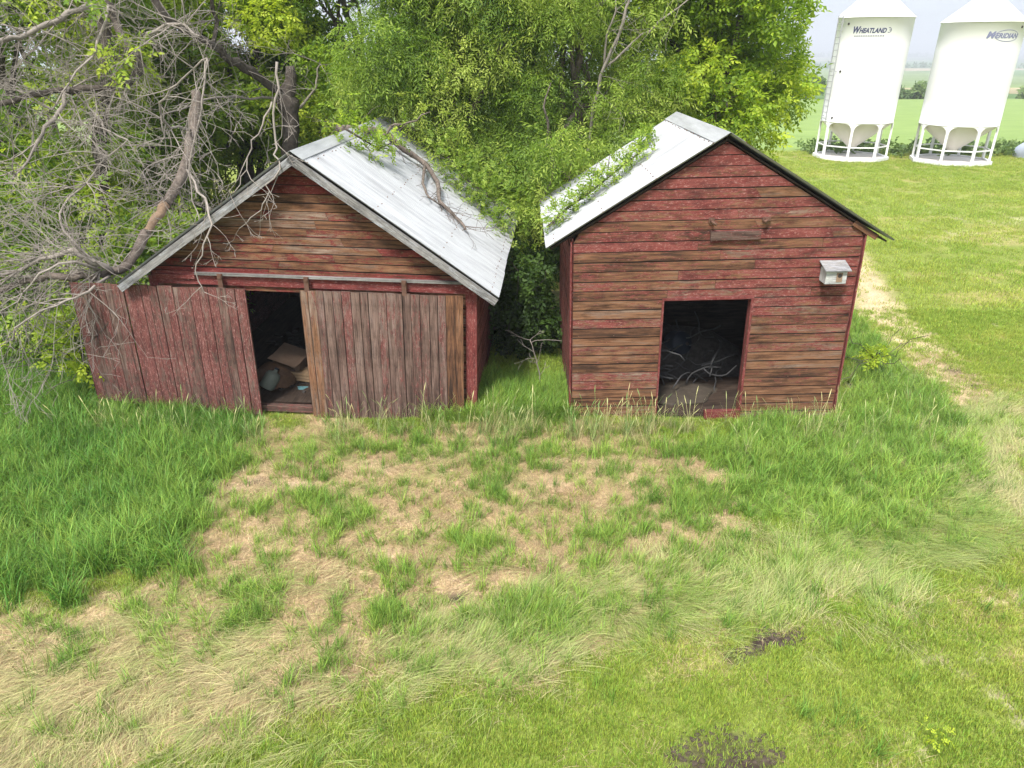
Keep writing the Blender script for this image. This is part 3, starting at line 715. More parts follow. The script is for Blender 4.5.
# ------------------------------------------------------------------ silos
def silo(name_txt, pos, R_, zb, zt, zc, leg0, txt_az, label, ladder_az=None, txt_mat='navy', size=.30, dots=()):
    s = thing("grain_silo", label, "silo", pos, (0, 0, 0), "white hopper silos behind the yard")
    face_az = math.atan2(-pos[1], -pos[0])           # direction to the yard
    mb = MB(); mb.lathe([(R_ - .02, zb - .0), (R_ + .012, zb), (R_ + .012, zb + .06), (R_, zb + .07)] + [(R_, zb + .07 + (zt - zb - .1) * i / 4) for i in range(1, 5)] + [(R_ + .02, zt - .02), (R_ + .02, zt)], 64); mb.build("tank", M['silo'], s, True)
    mb = MB(); mb.lathe([(R_ + .05, zt - .01), (R_ + .04, zt + .02), (.28, zc - .06), (.28, zc), (.31, zc + .01), (.31, zc + .08), (0, zc + .12)], 64); mb.build("cone_roof", M['silo'], s, True)
    mb = MB(); mb.lathe([(R_ - .03, zb - .01), (.26, .55), (.26, .45), (.22, .45)], 48); mb.lathe([(R_ - .022, zb + .02), (R_ - .03, zb - .01)], 48); hp = mb.build("hopper", M['hopper'], s, True)
    for i in range(8):
        a = leg0 + i * math.pi / 4; c, sn = math.cos(a), math.sin(a); T = Vector((-sn, c, 0)); O = Vector((c, sn, 0)) * (R_ - .02)
        mb = MB(); mb.obox(O - T * .06 + Vector((0, 0, .05)) - Vector((c, sn, 0)) * .05, (0,0,1), T, Vector((c, sn, 0)), zb - .05, .12, .10)
        for sg in (1, -1):     # curved gusset under the tank
            n_ = 7; Q = []
            for q in range(n_ + 1):
                th_ = q / n_ * math.pi / 2
                Q.append((.06 + .30 * (1 - math.cos(th_)), zb - .38 + .36 * math.sin(th_)))
            for q in range(n_):
                (u0, w0), (u1, w1) = Q[q], Q[q + 1]
                def rp(u, w, dn):
                    aa = a + sg * u / R_; return Vector((math.cos(aa) * (R_ + dn), math.sin(aa) * (R_ + dn), w))
                p = [rp(u0, w0, .004), rp(u1, w1, .004), rp(u1, zb, .004), rp(u0, zb, .004)]
                mb.face(p, None, .5); mb.face([x - Vector((c, sn, 0)) * .02 for x in p][::-1], None, .5)
        mb.build("leg", M['silo'], s)
    mb = MB()
    for i in range(8):
        a, b = leg0 + i * math.pi / 4, leg0 + (i + 1) * math.pi / 4
        mb.bar((math.cos(a) * (R_ - .05), math.sin(a) * (R_ - .05), .62), (math.cos(b) * (R_ - .05), math.sin(b) * (R_ - .05), .62), .05, .06)
    mb.build("brace_ring", M['silo'], s)
    mb = MB()
    for i in range(8):
        a, b = leg0 + i * math.pi / 4, leg0 + (i + 1) * math.pi / 4; rr = R_ + .06
        mb.bar((math.cos(a) * rr, math.sin(a) * rr, .0), (math.cos(b) * rr, math.sin(b) * rr, .0), .16, .16)
    mb.build("skid_base", M['silo'], s)
    mb = MB(); mb.lathe([(R_ + .0, -.12), (R_ - .08, .02), (0, .025)], 24); mb.build("pad", M['pad'], s, True)
    if ladder_az is not None:
        a = face_az + ladder_az; T = Vector((-math.sin(a), math.cos(a), 0)); O = Vector((math.cos(a), math.sin(a), 0))
        mb = MB()
        for sg in (-.22, .22): mb.bar(O * (R_ + .12) + T * sg + Vector((0, 0, zb + .1)), O * (R_ + .12) + T * sg + Vector((0, 0, zt + .1)), .04, .04, O)
        z_ = zb + .2
        while z_ < zt: mb.bar(O * (R_ + .12) - T * .22 + Vector((0, 0, z_)), O * (R_ + .12) + T * .22 + Vector((0, 0, z_)), .03, .03); z_ += .3
        for z_ in (zb + .3, (zb + zt) / 2, zt - .2):
            for sg in (-.22, .22): mb.bar(O * (R_ - .01) + T * sg + Vector((0, 0, z_)), O * (R_ + .12) + T * sg + Vector((0, 0, z_)), .03, .03)
        mb.build("ladder", M['ladder'], s)
        mb = MB()
        for sg in (-.16, .16): mb.bar(O * (R_ + .1) + T * sg + Vector((0, 0, zt + .1)), O * .4 + T * sg + Vector((0, 0, zc + .0)), .035, .035)
        for q in range(1, 7): mb.bar((O * (R_ + .1)).lerp(O * .4, q / 7) - T * .16 + Vector((0, 0, zt + .1 + (zc - zt - .1) * q / 7)), (O * (R_ + .1)).lerp(O * .4, q / 7) + T * .16 + Vector((0, 0, zt + .1 + (zc - zt - .1) * q / 7)), .025, .025)
        mb.build("roof_ladder", M['silo'], s)
    for az, z_ in dots:
        a = face_az + az; O = Vector((math.cos(a), math.sin(a), 0))
        mb = MB(); mb.tube([O * (R_ - .01) + Vector((0, 0, z_)), O * (R_ + .03) + Vector((0, 0, z_))], .055, 12); mb.build("sight_glass", M['dark'], s)
    # lettering wrapped round the tank
    cu = bpy.data.curves.new("lettering", 'FONT'); cu.body = name_txt[0]; cu.size = size * 1.35; cu.shear = .28; cu.offset = .02; cu.resolution_u = 3
    tmp = bpy.data.objects.new("tmp", cu); COL.objects.link(tmp); bpy.context.view_layer.update()
    cu2 = bpy.data.curves.new("lettering2", 'FONT'); cu2.body = name_txt[1]; cu2.size = size; cu2.shear = .28; cu2.offset = .012; cu2.resolution_u = 3
    tmp2 = bpy.data.objects.new("tmp2", cu2); COL.objects.link(tmp2); bpy.context.view_layer.update()
    dg = bpy.context.evaluated_depsgraph_get()
    V_, F_ = [], []; x0 = 0.0
    for tm in (tmp, tmp2):
        m_ = bpy.data.meshes.new_from_object(tm.evaluated_get(dg)); b_ = len(V_)
        if not V_ : mx0 = 0
        V_ += [(v.co.x + x0, v.co.y) for v in m_.vertices]; F_ += [tuple(i + b_ for i in p.vertices) for p in m_.polygons]
        x0 = max(v[0] for v in V_) + name_txt[4]; bpy.data.meshes.remove(m_)
    W_ = max(v[0] for v in V_); want = name_txt[2]; k_ = want / W_
    def addpoly(pts):
        b_ = len(V_); V_.extend([(x / k_ + 0, y / 1.0) for x, y in pts]); F_.append(tuple(range(b_, b_ + len(pts))))
    if name_txt[3] == 'swoosh':     # arrow-like loop after the name and a thin tag line below
        for q in range(10):
            a0, a1 = -2.2 + q * .42, -2.2 + (q + 1) * .42
            addpoly([(want + .12 + .11 * math.cos(a0), .12 + .12 * math.sin(a0)), (want + .12 + .11 * math.cos(a1), .12 + .12 * math.sin(a1)), (want + .12 + .085 * math.cos(a1), .12 + .095 * math.sin(a1)), (want + .12 + .085 * math.cos(a0), .12 + .095 * math.sin(a0))])
        addpoly([(want + .13, .10), (want + .27, .12), (want + .13, .14)])
        x_ = .15
        while x_ < want - .1: addpoly([(x_, -.16), (x_ + .07, -.16), (x_ + .07, -.12), (x_, -.12)]); x_ += .11
    else:                           # ring round the end of the name
        for q in range(26):
            a0, a1 = q * 2 * math.pi / 26, (q + 1) * 2 * math.pi / 26
            wd = .018 + .012 * math.sin(a0 / 2)
            addpoly([(want * .62 + .62 * math.cos(a0), .10 + .26 * math.sin(a0)), (want * .62 + .62 * math.cos(a1), .10 + .26 * math.sin(a1)), (want * .62 + (.62 - wd) * math.cos(a1), .10 + (.26 - wd) * math.sin(a1)), (want * .62 + (.62 - wd) * math.cos(a0), .10 + (.26 - wd) * math.sin(a0))][::-1] if False else
                    [(want * .62 + (.62 - wd) * math.cos(a0), .10 + (.26 - wd) * math.sin(a0)), (want * .62 + .62 * math.cos(a0), .10 + .26 * math.sin(a0)), (want * .62 + .62 * math.cos(a1), .10 + .26 * math.sin(a1)), (want * .62 + (.62 - wd) * math.cos(a1), .10 + (.26 - wd) * math.sin(a1))])
    a_c = face_az + txt_az; zz = zt - .72
    vv = []
    for x, y in V_:
        aa = a_c + (x * k_ - want / 2) / R_; vv.append((math.cos(aa) * (R_ + .008), math.sin(aa) * (R_ + .008), zz + y))
    m_ = bpy.data.meshes.new("lettering"); m_.from_pydata(vv, [], F_); m_.materials.append(M[txt_mat])
    lo = bpy.data.objects.new("lettering", m_); COL.objects.link(lo); lo.parent = s
    for tm in (tmp, tmp2): bpy.data.objects.remove(tm)
    return s
silo(("W", "HEATLAND", 1.62, 'swoosh', -.09), (18.65, 41.1, .02), 1.80, 1.80, 6.80, 8.15, .30, R(-7), "white hopper silo with a side ladder and WHEATLAND lettering", R(-58), 'navy', .30, [(R(-42), 6.5), (R(-42), 4.3), (R(-42), 2.05)])
silo(("M", "ERIDIAN", 1.55, 'ring', -.03), (23.32, 39.6, .02), 1.84, 1.78, 6.54, 7.95, .05, R(32), "white hopper silo with MERIDIAN lettering and no ladder in view", None, 'slate', .29, [(R(62), 6.3)])
mb = MB(); lump(mb, (28.75, 41.0, -.1), .85, 1.2, 1.1, 21, 18, 10, .18)
tag(mb.build("tarp_covered_pile", M['tarp'], None, True), "pale blue tarp covering a heap at the lawn edge beyond the silos", "tarp")

# ------------------------------------------------------------------ leaves
def sprig(nleaf, L, leaf_l, leaf_w, droop, seed):
    rr = np.random.default_rng(seed); V_, = [],
    for i in range(nleaf):
        s = (i + .6) / nleaf; base = np.array([s * L, 0, -droop * s * s * L]); side = (-1) ** i
        if i == nleaf - 1: d = np.array([1, rr.uniform(-.2, .2), -.2 - droop])
        else: d = np.array([rr.uniform(.3, .8), side * rr.uniform(.6, 1), rr.uniform(-.5, .25) - droop * .5])
        d /= np.linalg.norm(d); n = np.array([rr.uniform(-.3, .3), rr.uniform(-.3, .3), 1]); w = np.cross(n, d); w /= np.linalg.norm(w); n = np.cross(d, w)
        l, ww = leaf_l * rr.uniform(.7, 1.2), leaf_w * rr.uniform(.75, 1.2)
        V_ += [base, base + d * l * .45 + w * ww / 2 + n * ww * .18, base + d * l - n * l * .12, base + d * l * .45 - w * ww / 2 + n * ww * .18]
    return np.array(V_)
def leaf_mesh(name, centers, normals, scale, tint, protos, parent, mat, mode, seed):
    """one mesh of leafy sprigs; each sprig is a turned copy of one of the templates"""
    rr = np.random.default_rng(seed); N = len(centers); pick = rr.integers(0, len(protos), N)
    X = rr.normal(size=(N, 3))
    if mode == 'droop': X = X * .75 + normals * .5 + np.array([0, 0, -.5])
    else: X = X * .8 + normals * .9 + np.array([0, 0, -.15])
    X /= np.linalg.norm(X, axis=1, keepdims=True)
    up = rr.normal(size=(N, 3)) * .55 + np.array([0, 0, .9]) + normals * .4
    Y = np.cross(up, X); Y /= np.linalg.norm(Y, axis=1, keepdims=True) + 1e-9; Z = np.cross(X, Y)
    cos_, ts_ = [], []
    for q, pr in enumerate(protos):
        s = pick == q
        if not s.any(): continue
        B = np.stack([X[s], Y[s], Z[s]], 1)              # rows are axes
        v = centers[s][:, None, :] + np.einsum('kd,nde->nke', pr, B) * scale[s][:, None, None]
        cos_.append(v.reshape(-1, 3)); nl = len(pr) // 4
        tt = np.clip(tint[s][:, None] + rr.normal(0, .09, (s.sum(), nl)), 0, 1); ts_.append(tt.ravel())
    co = np.concatenate(cos_); tl = np.concatenate(ts_); n4 = np.arange(len(co) // 4) * 4
    faces = np.stack([n4, n4 + 1, n4 + 2, n4, n4 + 2, n4 + 3], 1).reshape(-1, 3)
    me = bpy.data.meshes.new(name); fill_mesh(me, co, faces, 3)
    at = me.attributes.new("tint", 'FLOAT', 'FACE'); at.data.foreach_set("value", np.repeat(tl, 2).astype(np.float32))
    me.materials.append(mat)
    o = bpy.data.objects.new(name, me); COL.objects.link(o); o.parent = parent
    return o
MAPLE = [sprig(7, .23, .095, .052, .25, s) for s in range(5)]
WILLOW = [sprig(12, .40, .092, .022, .35, s + 20) for s in range(5)]
SMALL = [sprig(7, .16, .07, .04, .2, s + 40) for s in range(4)]
BIG = [sprig(6, .5, .3, .2, .2, s + 60) for s in range(4)]

def wander(a, b, n, amp, sag=0.0):
    a, b = Vector(a), Vector(b); out = []; L = (b - a).length; ph = [random.uniform(0, 6.28) for _ in range(4)]
    for i in range(n + 1):
        t_ = i / n; k_ = math.sin(math.pi * t_) * amp * L
        out.append(a.lerp(b, t_) + Vector((math.sin(5 * t_ + ph[0]) * k_, math.sin(4 * t_ + ph[1]) * k_, math.sin(6 * t_ + ph[2]) * k_ - sag * math.sin(math.pi * t_) * L)))
    return out
def lumps_in(poly, d0, dth, n, seed, r=(.45, .85)):
    rr = np.random.default_rng(seed); xs_, ys_ = [p[0] for p in poly], [p[1] for p in poly]; out = []
    while len(out) < n:
        px, py = rr.uniform(min(xs_), max(xs_)), rr.uniform(min(ys_), max(ys_))
        if inpoly(np.array([px]), np.array([py]), poly)[0]:
            p = P(px, py, d0 + rr.uniform(-dth, dth))
            if p.z > .3: out.append((np.array(p), rr.uniform(*r)))
    return out
def leafy(name_o, lumps, parent, mat, protos, per, mode, seed, tint=(.25, .8), flat=.8, sc=(.75, 1.25)):
    rr = np.random.default_rng(seed); cs, ns, ts, ss = [], [], [], []
    for c, r in lumps:
        n = int(per * r * r / .36); v = rr.normal(size=(n, 3)); v /= np.linalg.norm(v, axis=1, keepdims=True)
        rad = r * rr.uniform(.35, 1.08, n) ** .6
        p = v * rad[:, None] * np.array([1, 1, flat])
        cs.append(c + p); ns.append(v); t0 = rr.uniform(*tint)
        ts.append(np.clip(t0 + rr.normal(0, .17, n), 0, 1)); ss.append(rr.uniform(sc[0] * .75, sc[1] * 1.15, n))
    return leaf_mesh(name_o, np.concatenate(cs), np.concatenate(ns), np.concatenate(ss), np.concatenate(ts), protos, parent, mat, mode, seed + 1)
def trunk_for(lumps, base, r0, parent, mat, nl=9, seed=0, top=None, name="trunk"):
    rs = random.getstate(); random.seed(seed)
    mb = MB(); cen = Vector(np.mean([c for c, _ in lumps], 0)) if top is None else Vector(top)
    base = Vector(base); fork = base.lerp(cen, .62)
    main = wander(base, fork, 7, .05) + wander(fork, cen, 6, .06)[1:]
    n = len(main); mb.tube(main, [r0 * (1.25 if i == 0 else 1 - .75 * i / n) for i in range(n)], 9)
    for c, _ in random.sample(lumps, min(nl, len(lumps))):
        k_ = random.randint(4, n - 2); pts = wander(main[k_], Vector(c), 7, .07)
        rr = r0 * (1 - .75 * k_ / n) * .55; mb.tube(pts, [rr * (1 - .85 * i / 7) + .008 for i in range(8)], 6)
        for _ in range(3):
            j = random.randint(3, 6); q = pts[j] + Vector((random.gauss(0, .6), random.gauss(0, .6), random.gauss(.2, .5)))
            mb.tube(wander(pts[j], q, 5, .1), [rr * .3 * (1 - .8 * i / 5) + .005 for i in range(6)], 4)
    o = mb.build(name, mat, parent); random.setstate(rs); return o
def tree(nm, label, poly, d0, dth, nl, per, mat, protos, mode, seed, base, r0, tint=(.25, .8), r=(.45, .85), bark='bark', limbs=9, sc=(.75, 1.25), extra=()):
    lp = lumps_in(poly, d0, dth, nl, seed, r)
    for e in extra: lp += lumps_in(*e)
    b = Vector((base[0], base[1], gz1(*base)))
    t_ = thing(nm, label, "tree", b)
    for i in range(len(lp)): lp[i] = (lp[i][0] - np.array(b), lp[i][1])
    leafy("crown", lp, t_, M[mat], protos, per, mode, seed, tint, .8, sc)
    trunk_for(lp, (0, 0, -.05), r0, t_, M[bark], limbs, seed)
    return t_
tree("maple_tree", "leafy green maple at the left behind the dead branches", [(-160, -160), (120, -160), (135, 60), (125, 200), (60, 290), (-160, 330)], 15.6, 1.7, 90, 150, 'leaf_mid', MAPLE, 'out', 101, (-9.3, 16.2), .2, (.3, .95), extra=[([(-40, -20), (120, -20), (150, 120), (90, 250), (-40, 300)], 13.3, .6, 9, 1101, (.25, .45))])
tree("maple_tree", "lime green maple over the ridge of the sliding door shed", [(130, -160), (320, -160), (300, 10), (345, 60), (350, 140), (300, 158), (200, 230), (130, 250), (115, 120)], 19.0, 1.4, 100, 165, 'leaf_lime', MAPLE, 'out', 102, (-6.6, 19.6), .22, (.3, .95))
tree("willow_tree", "drooping green willow rising between the two shed roofs", [(365, -160), (520, -160), (545, 60), (540, 200), (510, 235), (470, 215), (430, 175), (400, 150), (355, 130), (345, 50), (375, 60)], 16.6, 1.5, 85, 150, 'leaf_willow', WILLOW, 'droop', 103, (-1.6, 17.0), .22, (.2, .95))
tree("willow_tree", "grey stemmed willow hanging over the tall shed's metal roof", [(505, -160), (650, -160), (665, 108), (600, 165), (556, 215), (530, 190), (515, 60)], 16.2, 1.3, 80, 150, 'leaf_willow', WILLOW, 'droop', 104, (1.6, 17.0), .2, (.2, .95), (.4, .8), 'deadbark', extra=[([(536, 140), (585, 130), (605, 150), (575, 180), (548, 200), (536, 205)], 13.8, .4, 9, 1104, (.25, .4))])
tree("maple_tree", "yellowish green maple behind the tall shed's ridge with crown against open sky", [(640, -160), (790, -160), (786, 20), (798, 70), (794, 104), (786, 140), (768, 178), (745, 165), (725, 135), (655, 112)], 17.6, 1.5, 92, 140, 'leaf_lime', MAPLE, 'out', 105, (4.9, 18.2), .22, (.3, .9))
# darker trees behind
tree("ash_tree", "dim green tree standing behind the lime green maple", [(60, -140), (340, -140), (310, 20), (330, 120), (60, 190)], 21.5, 1.5, 55, 120, 'leaf_mid', MAPLE, 'out', 106, (-8.2, 22.0), .2, (.1, .5), (.6, 1.0), 'bark', 9, (1.0, 1.5))
tree("ash_tree", "dim green tree seen through gaps behind the two willows", [(395, -140), (690, -140), (700, 60), (560, 150), (410, 130), (400, 40)], 21.5, 1.5, 55, 120, 'leaf_mid', MAPLE, 'out', 107, (.8, 22.0), .2, (.1, .5), (.6, 1.0), 'bark', 9, (1.0, 1.5))
tree("ash_tree", "thin leaved tree with sky gaps at the top behind the shed ridge", [(290, -140), (420, -140), (420, 20), (360, 60), (300, 30)], 19.5, 1.2, 16, 70, 'leaf_mid', SMALL, 'out', 108, (-3.4, 20.0), .14, (.3, .7), (.4, .8), 'bark', 14)
# shrubs
def shrub(nm, label, lumps, base, mat, protos, per, mode, seed, tint=(.2, .8), r0=.05, cat="shrub"):
    b = Vector((base[0], base[1], gz1(*base))); t_ = thing(nm, label, cat, b)
    lp = [(np.array(c) - np.array(b), r) for c, r in lumps]
    leafy("foliage", lp, t_, M[mat], protos, per, mode, seed, tint, .35 if cat == "weed" else .8, (.35, .5) if cat == "weed" else (.75, 1.25)); cat == "weed" or trunk_for(lp, (0, 0, -.02), r0, t_, M['bark'], 6, seed, name="stem"); return t_
rs2 = np.random.default_rng(5)
def cloud(c, e, n, r): return [(np.array(c) + rs2.uniform(-1, 1, 3) * np.array(e), rs2.uniform(*r)) for _ in range(n)]
for i, (bx, by, bh, lb2) in enumerate(((-13.5, 19.5, 1.7, "dark bush far left under the leafy maple"), (-10.2, 19.2, 1.7, "dark bush behind the far left dead trunk"), (-7.0, 19.6, 1.6, "dark bush behind the fallen dead tree"), (-1.8, 19.4, 1.8, "dark bush low between the two willow trunks"), (1.6, 19.8, 1.8, "dark bush under the willow behind the tall shed"), (5.2, 20.2, 1.3, "dark bush under the yellowish maple behind the tall shed"))):
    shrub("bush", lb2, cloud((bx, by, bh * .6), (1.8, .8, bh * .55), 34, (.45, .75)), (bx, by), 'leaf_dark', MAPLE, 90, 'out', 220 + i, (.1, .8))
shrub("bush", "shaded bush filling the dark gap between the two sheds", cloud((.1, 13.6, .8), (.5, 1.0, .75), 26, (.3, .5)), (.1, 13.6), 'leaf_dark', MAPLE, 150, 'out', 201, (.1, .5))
shrub("bush", "green bush left of the slid-open door under the dead twigs", cloud((-8.6, 12.9, .9), (1.2, .8, .8), 26, (.3, .5)), (-8.6, 12.9), 'leaf_mid', MAPLE, 150, 'out', 202, (.2, .8))
shrub("sapling", "small lime leaved sapling against the outer edge of the left door", cloud((-7.15, 10.9, .9), (.25, .25, .55), 9, (.18, .3)), (-7.1, 10.95), 'leaf_lime', SMALL, 190, 'out', 203, (.5, 1.0), .02)
shrub("bush", "green bush behind the left corner of the sliding door shed", cloud((-6.7, 13.6, 1.3), (1.0, .8, 1.2), 26, (.35, .55)), (-6.7, 13.6), 'leaf_mid', MAPLE, 140, 'out', 204, (.2, .8))
shrub("sapling", "little yellow green plant beside the tall shed's right wall", cloud(P(874, 358, 12.0) + Vector((0, 0, .05)), (.10, .10, .1), 5, (.12, .18)), tuple(P(874, 368, 12.0))[:2], 'leaf_lime', SMALL, 260, 'out', 205, (.7, 1.0), .012)
shrub("weed", "bright leafy weed in the mown lawn near the bottom edge", [(np.array(P(928, 752, 4.25)) * np.array([1, 1, 0]) + np.array([0, 0, .05]), .13)], tuple(P(928, 752, 4.25))[:2], 'leaf_lime', SMALL, 420, 'out', 206, (.5, .95), .006, "weed")

# leafy trailing branches over the roofs
def trailing(label, path, mat, protos, seed, per=46, spread=.16, nm="leafy_branch"):
    base = path[0]; o = thing(nm, label, "branch", base); pl = [p - base for p in path]
    mb = MB(); mb.tube(pl, [.022 * (1 - .7 * i / len(pl)) for i in range(len(pl))], 6)
    rr = np.random.default_rng(seed); cs = []
    for a, b in zip(pl[:-1], pl[1:]):
        for i in range(per):
            q = a.lerp(b, rr.random()) + Vector(rr.normal(0, spread, 3)) * 1.0; q.z += abs(rr.normal(0, .05)) ; cs.append(np.array(q))
        e = a.lerp(b, .5) + Vector(rr.normal(0, spread * 1.2, 3)); mb.tube([a, a.lerp(e, .5) + Vector((0, 0, .03)), e], [.01, .007, .004], 4)
    cs = np.array(cs); N = len(cs); nn = np.tile(np.array([0, 0, 1.0]), (N, 1))
    mb.build("stem", M['bark'], o); leaf_mesh("foliage", cs, nn, rr.uniform(.6, 1.0, N), rr.uniform(.15, .8, N), protos, o, M[mat], 'out', seed); return o
trailing("green leafy branch trailing down the tall shed's metal roof", [roofR(x, y, .10) for x, y in ((552, 232), (570, 214), (590, 200), (610, 184), (630, 168), (650, 152))], 'leaf_willow', SMALL, 301, 70, .11)
trailing("short leafy sprig lying near the tall shed's ridge", [roofR(x, y, .08) for x, y in ((640, 150), (648, 145), (652, 140))], 'leaf_mid', SMALL, 302, 26, .06)
trailing("leafy maple bough resting on the sliding door shed's ridge", [roofL(x, y, .22) for x, y in ((338, 140), (355, 150), (372, 160), (388, 152))], 'leaf_lime', SMALL, 303, 60, .16)
trailing("willow bough hanging over the far eave of the sliding door shed", [roofL(x, y, .3) for x, y in ((440, 170), (455, 190), (475, 205), (495, 222), (508, 240))], 'leaf_willow', SMALL, 304, 230, .30)

# ------------------------------------------------------------------ dead wood
def twig(mb, p, d, L, r, depth, droop=0.1, wig=.26, sides=5):
    n = max(4, int(L / .14)); n = min(n, 12); pts = [Vector(p)]; d = Vector(d).normalized(); st = L / n
    ch = []
    for i in range(n):
        d = (d + Vector((random.gauss(0, wig * .5), random.gauss(0, wig * .5), random.gauss(0, wig * .5) - droop * .25))).normalized()
        pts.append(pts[-1] + d * st)
        if depth > 0 and i >= 1 and random.random() < .74:
            sd = (d + Vector((random.gauss(0, .8), random.gauss(0, .8), random.gauss(0, .7)))).normalized()
            ch.append((pts[-1].copy(), sd, L * random.uniform(.28, .6) * (1 - .4 * i / n), r * (1 - .7 * i / n) * .62))
    mb.tube(pts, [max(.0028, .66 * r * (1 - .9 * i / n)) for i in range(n + 1)], sides if r > .02 else 4, cap=False)
    for q, sd, l, rr in ch: twig(mb, q, sd, l, max(rr, .004), depth - 1, droop, wig)
def PP(L): return [P(*q) for q in L]
def smooth(pts, n=3):
    out = []
    for i in range(len(pts) - 1):
        p0, p1, p2, p3 = pts[max(i - 1, 0)], pts[i], pts[i + 1], pts[min(i + 2, len(pts) - 1)]
        for j in range(n):
            u = j / n; out.append(.5 * ((2 * p1) + (p2 - p0) * u + (2 * p0 - 5 * p1 + 4 * p2 - p3) * u * u + (3 * p1 - p0 - 3 * p2 + p3) * u ** 3))
    out.append(pts[-1]); return out
def limb(mb, path, r0, r1, sides=8, jit=.02):
    pts = smooth(path); n = len(pts)
    pts = [p + Vector((random.gauss(0, jit), random.gauss(0, jit), random.gauss(0, jit))) if 0 < i < n - 1 else p for i, p in enumerate(pts)]
    mb.tube(pts, [(r0 + (r1 - r0) * i / (n - 1)) * random.uniform(.88, 1.12) for i in range(n)], sides); return pts
def local(o, mbs):
    for mb in mbs: L_ = o.location; mb.v = [(a - L_.x, b - L_.y, c - L_.z) for a, b, c in mb.v]
LEFT, DOWN, UP, NEAR = Vector((-1, 0, 0)), Vector((0, 0, -1)), Vector((0, 0, 1)), Vector((0, -1, 0))

# standing broken trunk behind the ridge
b = Vector((P(289, 150, 17.2).x, 17.2, 0)); o = thing("dead_tree", "standing dead tree with a knobby broken trunk behind the shed's ridge", "tree", b)
mt, mk = MB(), MB()
tp = [b, Vector((b.x - .05, 17.2, 1.5))] + PP([(290, 165, 17.2), (291, 130, 17.2), (290, 112, 17.2), (287, 95, 17.2), (291, 80, 17.2), (290, 66, 17.2)])
pts = smooth(tp, 3); n = len(pts); mt.tube(pts, [(.18 if i < n * .55 else (.25 if i < n * .68 else .18 - .11 * (i / n - .68) / .32)) * random.uniform(.9, 1.1) for i in range(n)], 10)
l1 = limb(mt, PP([(285, 94, 17.2), (268, 84, 16.8), (250, 70, 16.3), (232, 60, 15.8), (212, 44, 15.2), (190, 34, 14.8), (168, 18, 14.2), (140, -20, 14)]), .105, .06)
l2 = limb(mt, PP([(214, 46, 15.25), (216, 22, 15.4), (208, -15, 15)]), .05, .03, 6)
l3 = limb(mk, PP([(284, 97, 17.2), (250, 99, 16), (215, 98, 14.8), (180, 108, 13.6), (160, 118, 13)]), .03, .010, 6)
l4 = limb(mk, PP([(300, 108, 17.2), (314, 92, 17.2), (318, 76, 17.2), (319, 60, 17.2)]), .035, .012, 6)
for L_, cnt in ((l1, 26), (l2, 8), (l3, 14), (l4, 6)):
    for _ in range(cnt):
        q = random.choice(L_); twig(mk, q, LEFT * random.uniform(-.6, 1) + UP * random.uniform(-.6, 1) + NEAR * random.uniform(-.2, .8), random.uniform(.5, 1.5), random.uniform(.01, .02), 2, .1)
local(o, (mt, mk)); mt.build("trunk", M['bark'], o); mk.build("branches", M['deadwood'], o)

# dead tree arching in from the upper left
b = Vector((-8.6, 15.0, gz1(-8.6, 15.0))); o = thing("dead_tree", "leafless dead tree at far left spreading grey tangled twigs", "tree", b)
mt, mk = MB(), MB()
limb(mt, [b, Vector((-8.5, 15, 2)), P(100, 120, 14.6), P(110, 60, 14.4), P(98, 0, 14.4), P(90, -70, 14.4)], .15, .09, 9)
la = limb(mt, PP([(102, -10, 14.3), (118, 26, 14), (130, 50, 13.7), (139, 66, 13.5), (128, 82, 13.3), (95, 89, 13.1), (60, 90, 13), (28, 98, 12.8), (-20, 108, 12.6), (-70, 112, 12.4)]), .085, .035)
lb_ = limb(mk, PP([(100, 0, 14), (70, 14, 13.4), (46, 24, 13), (20, 36, 12.7), (-10, 46, 12.4), (-60, 66, 12.2)]), .055, .03, 7)
lc = limb(mk, PP([(98, 5, 14.2), (110, 10, 13.6), (96, 40, 13), (92, 58, 12.8), (70, 82, 12.5), (52, 110, 12.3)]), .03, .012, 6)
ld = limb(mk, PP([(136, 60, 13.6), (150, 35, 13.4), (175, 25, 13.2), (200, 36, 13)]), .045, .015, 6)
le = limb(mk, PP([(70, 88, 13), (60, 112, 12.7), (40, 135, 12.4), (28, 160, 12.2), (12, 180, 12)]), .04, .015, 6)
for L_, cnt in ((la, 80), (lb_, 55), (lc, 12), (ld, 16), (le, 18)):
    for _ in range(cnt):
        q = random.choice(L_); twig(mk, q, LEFT * random.uniform(-.7, 1) + UP * random.uniform(-1, .8) + NEAR * random.uniform(-.3, .8), random.uniform(.5, 1.7), random.uniform(.009, .02), 2, .12)
local(o, (mt, mk)); mt.build("trunk", M['bark'], o); mk.build("branches", M['deadwood'], o)

# the big fallen limb lying on the left eave
o = thing("fallen_tree", "grey fallen dead tree lying across the left eave with sprays of bare twigs", "fallen tree", P(104, 284, 10.9))
mt, mk, mr_ = MB(), MB(), MB()
m1_ = limb(mt, PP([(196, 92, 13.6), (194, 130, 13.2), (186, 160, 12.8), (178, 184, 12.4), (166, 204, 12.1)]), .085, .08, 10, .012)
limb(mr_, PP([(166, 204, 12.1), (156, 218, 11.9), (146, 232, 11.7)]), .082, .06, 10, .008)
m2_ = limb(mt, PP([(146, 232, 11.7), (132, 256, 11.3), (116, 272, 11.0), (98, 278, 10.8), (70, 276, 10.6), (40, 279, 10.5), (0, 290, 10.4), (-50, 306, 10.3)]), .075, .045, 8, .03)
m3_ = limb(mk, PP([(112, 272, 10.9), (92, 260, 10.7), (74, 250, 10.6), (50, 256, 10.5), (20, 268, 10.4), (-20, 276, 10.3)]), .05, .02, 7)
